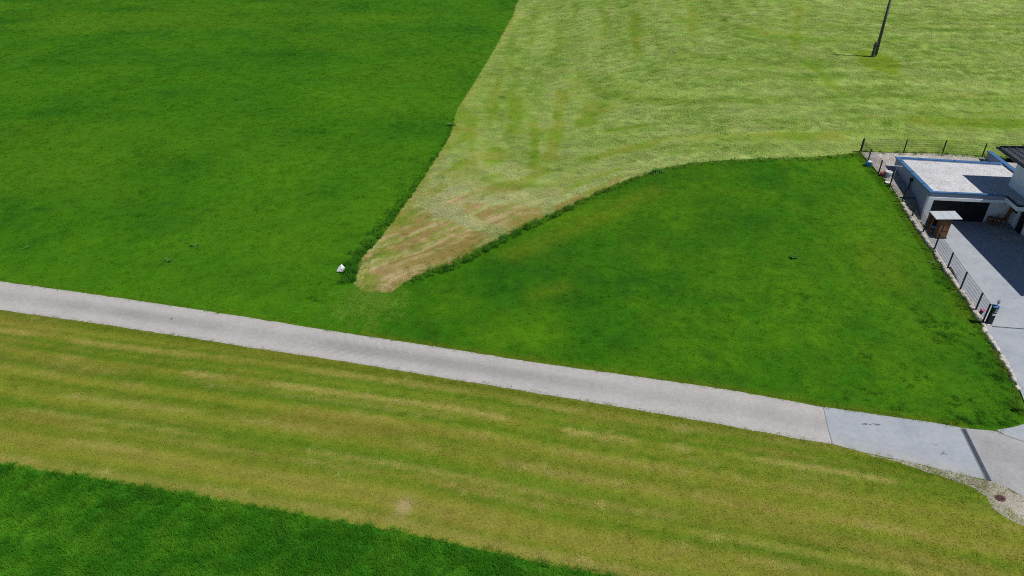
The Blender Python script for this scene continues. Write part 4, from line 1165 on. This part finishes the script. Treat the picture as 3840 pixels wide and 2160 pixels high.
st_ = thing('steps', 'grey concrete steps climbing in the shade along the left wall of the garage', 'steps', W3(.6, -.6, 0))
for k in range(6):
    u0 = -.75 + k * .42
    mb = MB(); quad_uv(mb, u0, u0 + (.42 if k < 5 else .55), -1.0, -.02, -.2, .22 + k * .195 + .001 * k); mb.build('step', M_step, st_, bevel=.01)
line = FS[4:] + LE[:9]
i_ = 0; k_ = 0
for a, b in zip(line[:-1], line[1:]):
    a = np.array(a); b = np.array(b); L = np.linalg.norm(b - a); d = (b - a) / L; t = .25
    while t < L:
        s = random.uniform(.22, .46); n = np.array([-d[1], d[0]])
        c = a + d * t - n * random.uniform(.0, .07) 
        up_ = k_ >= 8
        o = rock('boulder', c, s * (.62 if k_ < 7 else .52), random.uniform(.12, .20) * (1 if k_ < 7 else .8), random.uniform(.10, .18), math.atan2(d[1], d[0]) + random.gauss(0, .12), M_stone, 900 + i_, float(terr(*c)) + .03)
        tag(o, 'pale limestone boulder in the row edging the driveway against the lawn', 'boulder', 'boulders along the driveway edge')
        t += s * 1.12; i_ += 1
    k_ += 1

# ------------------------------------------------------------------ small things
def at(px, py, dz=0):
    p = unproject(px, py); return np.array([p[0], p[1], float(terr(*p)) + dz])
def lump(mb, c, rx, ry, rz, seed, rough=.35, n=10):
    bm = bmesh.new(); bmesh.ops.create_icosphere(bm, subdivisions=2, radius=1)
    r_ = random.Random(seed); o_ = r_.random() * 50; vs = []
    for v in bm.verts:
        k = 1 + rough * 2 * (float(fbm(np.array(v.co.x * 1.6 + o_), np.array(v.co.y * 1.6), v.co.z * 1.6, 3)) - .5)
        vs.append((c[0] + v.co.x * rx * k, c[1] + v.co.y * ry * k, c[2] + max(v.co.z * rz * k, -.02)))
    fs = [tuple(v.index for v in f.verts) for f in bm.faces]; bm.free()
    mb.add(vs, fs)
c = at(1284, 1019)
mb = MB(); mb.add([(c[0] - .34, c[1] - .10, c[2] + .08), (c[0] + .10, c[1] - .16, c[2] + .10), (c[0] + .20, c[1] + .02, c[2] + .28), (c[0] - .02, c[1] + .14, c[2] + .46), (c[0] - .22, c[1] + .12, c[2] + .30), (c[0] - .05, c[1] + .02, c[2] + .40), (c[0] + .16, c[1] + .16, c[2] + .12), (c[0] - .3, c[1] + .16, c[2] + .10)],
    [(0, 1, 5), (1, 2, 5), (2, 3, 5), (3, 4, 5), (4, 0, 5), (1, 6, 2), (2, 6, 3), (3, 6, 7, 4), (4, 7, 0), (0, 7, 6, 1)])
tag(mb.build('sack', M_whitep, origin=tuple(c)), 'crumpled white plastic sack on the grass beside the tall dark strip', 'sack')
c = at(3255, 623)
bx = thing('box', 'blue box with white lid on the lawn below the corner of the fence', 'box', tuple(c))
mb = MB(); mb.prism([(c[0] - .24, c[1] - .12), (c[0] + .16, c[1] - .20), (c[0] + .26, c[1] + .12), (c[0] - .16, c[1] + .2)], c[2], c[2] + .34); mb.build('body', M_bluep, bx, bevel=.03)
mb = MB(); mb.prism([(c[0] - .12, c[1] - .14), (c[0] + .17, c[1] - .20), (c[0] + .27, c[1] + .13), (c[0] - .04, c[1] + .2)], c[2] + .345, c[2] + .40); mb.build('lid', M_whitep, bx, bevel=.02)
c = at(3327, 664)
tb_ = thing('tub', 'pale blue and white tub with a lid standing on the gravel by the fence', 'tub', tuple(c))
mb = MB(); mb.tube([(c[0], c[1], c[2]), (c[0], c[1], c[2] + .02), (c[0] + .01, c[1], c[2] + .40)], [.19, .2, .26], 14); mb.build('body', M_skyp, tb_)
mb = MB(); mb.tube([(c[0] + .01, c[1], c[2] + .402), (c[0] + .01, c[1], c[2] + .45)], [.28, .25], 14); mb.build('lid', M_whitep, tb_)
mb = MB(); mb.tube([(c[0] - .25, c[1] - .02, c[2] + .34), (c[0] - .1, c[1] - .26, c[2] + .28), (c[0] + .15, c[1] - .24, c[2] + .28), (c[0] + .27, c[1] - .02, c[2] + .34)], .012, 6); mb.build('handle', M_whitep, tb_)
c = at(3311, 661); mb = MB(); lump(mb, c + [0, 0, .16], .24, .18, .20, 5, .5); lump(mb, c + [-.16, .02, .1], .14, .12, .14, 6, .5)
tag(mb.build('bag', M_redp, origin=tuple(c)), 'crumpled red bag beside the pale blue tub at the fence', 'bag')
c = at(3329, 687); mb = MB(); mb.tube([tuple(c + [0, 0, .02]), tuple(c + [0, 0, .05]), tuple(c + [0, 0, .09])], [.12, .21, .22], 16); tag(mb.build('bowl', M_whitep, origin=tuple(c)), 'round white bowl lying at the foot of the fence', 'bowl')
c = at(3350, 668)
fr = thing('clothes_rack', 'thin pale metal rack with a cross bar between fence and garage wall', 'rack', tuple(c))
mb = MB(); mb.tube([tuple(c + [0, 0, 0]), tuple(c + [.02, 0, .95])], .016, 6); mb.tube([tuple(c + [.5, .05, 0]), tuple(c + [.42, .04, .5]), tuple(c + [.3, .03, .95])], .014, 6); mb.build('upright', M_steel, fr)
mb = MB(); mb.tube([tuple(c + [-.38, .0, .98]), tuple(c + [.42, .02, .93])], .018, 6); mb.build('cross_bar', M_whitep, fr)
# rolled parasol on the concrete
a = np.array([*unproject(3558, 1004, DZ + .12), DZ + .12]); b = np.array([*unproject(3590, 1062, DZ + .1), DZ + .10])
pr = thing('parasol', 'long dark folded parasol lying on the concrete behind the fence', 'parasol', tuple((a + b) / 2 - [0, 0, .1]))
mb = MB(); f = lambda t: tuple(a + (b - a) * t)
mb.tube([f(0), f(.05), f(.2), f(.22), f(.24), f(.55), f(.6), f(.62), f(.95), f(1)], [.05, .13, .14, .11, .13, .12, .08, .09, .06, .02], 10); mb.build('canopy', M_black, pr)
for t in (.22, .6, .78): mb = MB(); mb.tube([f(t - .012), f(t + .012)], .125 - .06 * t, 10); mb.build('strap', M_grey, pr)
mb = MB(); mb.tube([tuple(a + (b - a) * .3 + [.12, .05, .05]), tuple(a + (b - a) * .98 + [.14, .06, .02])], .02, 8); mb.build('pole', M_steel, pr)
mb = MB(); p = unproject(3586, 1031, DZ + .05); q = unproject(3593, 1027, DZ + .05); mb.tube([(*p, DZ + .05), (*q, DZ + .06)], .012, 6); tag(mb.build('stick', M_dark, origin=(*p, DZ + .05)), 'short dark stick lying on the concrete next to the folded parasol', 'stick')
# pink flowers
c = np.array([*unproject(3677, 1176, DZ), DZ])
fl = thing('flower', 'pink flowers in a small dark pot at the foot of the fence', 'flower', tuple(c))
mb = MB(); mb.tube([tuple(c), tuple(c + [0, 0, .15])], [.07, .10], 10); mb.build('pot', M_black, fl)
mb = MB()
for k in range(9): lump(mb, c + [random.gauss(0, .07), random.gauss(0, .06), .20 + random.random() * .08], .05, .05, .04, k, .5)
mb.build('petals', M_pink, fl)
# marker post at the lawn corner
c = at(3843, 1548)
mk = thing('marker_post', 'dark post with red top and blue band at the lawn corner', 'post', tuple(c))
mb = MB(); mb.tube([tuple(c), tuple(c + [0, 0, .14])], .07, 10); mb.tube([tuple(c + [0, 0, .38]), tuple(c + [0, 0, .72])], .075, 10); mb.build('post', M_dark, mk)
mb = MB(); mb.tube([tuple(c + [0, 0, .14]), tuple(c + [0, 0, .38])], .08, 10); mb.build('band', M_bluep, mk)
mb = MB(); mb.tube([tuple(c + [0, 0, .72]), tuple(c + [0, 0, .82]), tuple(c + [0, 0, .90])], [.10, .11, .05], 10); mb.build('cap', M_redp, mk)
# bundle behind the back parapet
c = np.array([*W(6.95, 6.1), 0]); c[2] = float(terr(*c[:2])) 
mb = MB()
for k in range(4): lump(mb, c + [-.7 + k * .45, random.gauss(0, .08), .15], .38, .28, .36, 40 + k, .55)
tag(mb.build('tarpaulin', M_tarp, origin=tuple(c)), 'crumpled pale blue tarpaulin piled behind the garage roof edge', 'tarpaulin')
c2_ = c + np.array([-1.25, .15, 0]); mb = MB(); lump(mb, c2_ + [0, 0, .2], .22, .2, .28, 61, .4); tag(mb.build('bag', M_orange, origin=tuple(c2_)), 'small orange bag next to the pale tarpaulin behind the garage', 'bag')
c3_ = c + np.array([-.95, .12, 0]); mb = MB(); lump(mb, c3_ + [0, 0, .2], .18, .2, .3, 62, .4); tag(mb.build('bag', M_bluep, origin=tuple(c3_)), 'dark blue bag between the orange bag and the tarpaulin', 'bag')
# broad leafed weeds
def weed(px, py, size, label, m, n=16, seed=0):
    c = at(px, py); r_ = random.Random(seed); mb = MB()
    for k in range(n):
        a = r_.random() * 6.283; L = size * r_.uniform(.5, 1.0); el = r_.uniform(.15, .7); wd = L * r_.uniform(.16, .26)
        d = np.array([math.cos(a) * math.cos(el), math.sin(a) * math.cos(el), math.sin(el)]); s = np.array([-math.sin(a), math.cos(a), 0])
        p0 = c + [r_.gauss(0, size * .12), r_.gauss(0, size * .12), .02]; p1 = p0 + d * L * .5; p2 = p0 + d * L + [0, 0, -.25 * L]
        mb.add([p0 - s * .008, p0 + s * .008, p1 + s * wd * .5, p1 + [0, 0, -.02], p1 - s * wd * .5, p2], [(0, 3, 4), (0, 1, 3), (1, 2, 3), (2, 5, 3), (3, 5, 4)])
    o = mb.build('weed', m, origin=tuple(c)); return tag(o, label, 'weed')
weed(492 * K, 620 * K, .45, 'broad leafed dark weed in the meadow, the farther of two by the road', M_leafd, 22, 1)
weed(425 * K, 656 * K, .4, 'broad leafed dark weed in the meadow, the nearer of two by the road', M_leafd, 22, 2)
weed(1997 * K, 647 * K, .45, 'dark broad leafed weed alone in the middle of the lawn', M_leafd, 24, 3)
weed(2344 * K, 662 * K, .32, 'pale green weed at the lawn edge near the mesh fence', M_leafl, 16, 4)
weed(65 * K, 625 * K, .35, 'sprawling weed near the left end of the meadow above the road', M_leafd, 18, 5)
weed(1134 * K, 316 * K, .7, 'dark bushy weed at the top end of the tall grass border', M_leafd, 70, 6)
weed(1655 * K, 432 * K, .65, 'dark bushy weed in the grass edge between hay field and lawn', M_leafd, 60, 7)
sc.cycles.use_denoising = False
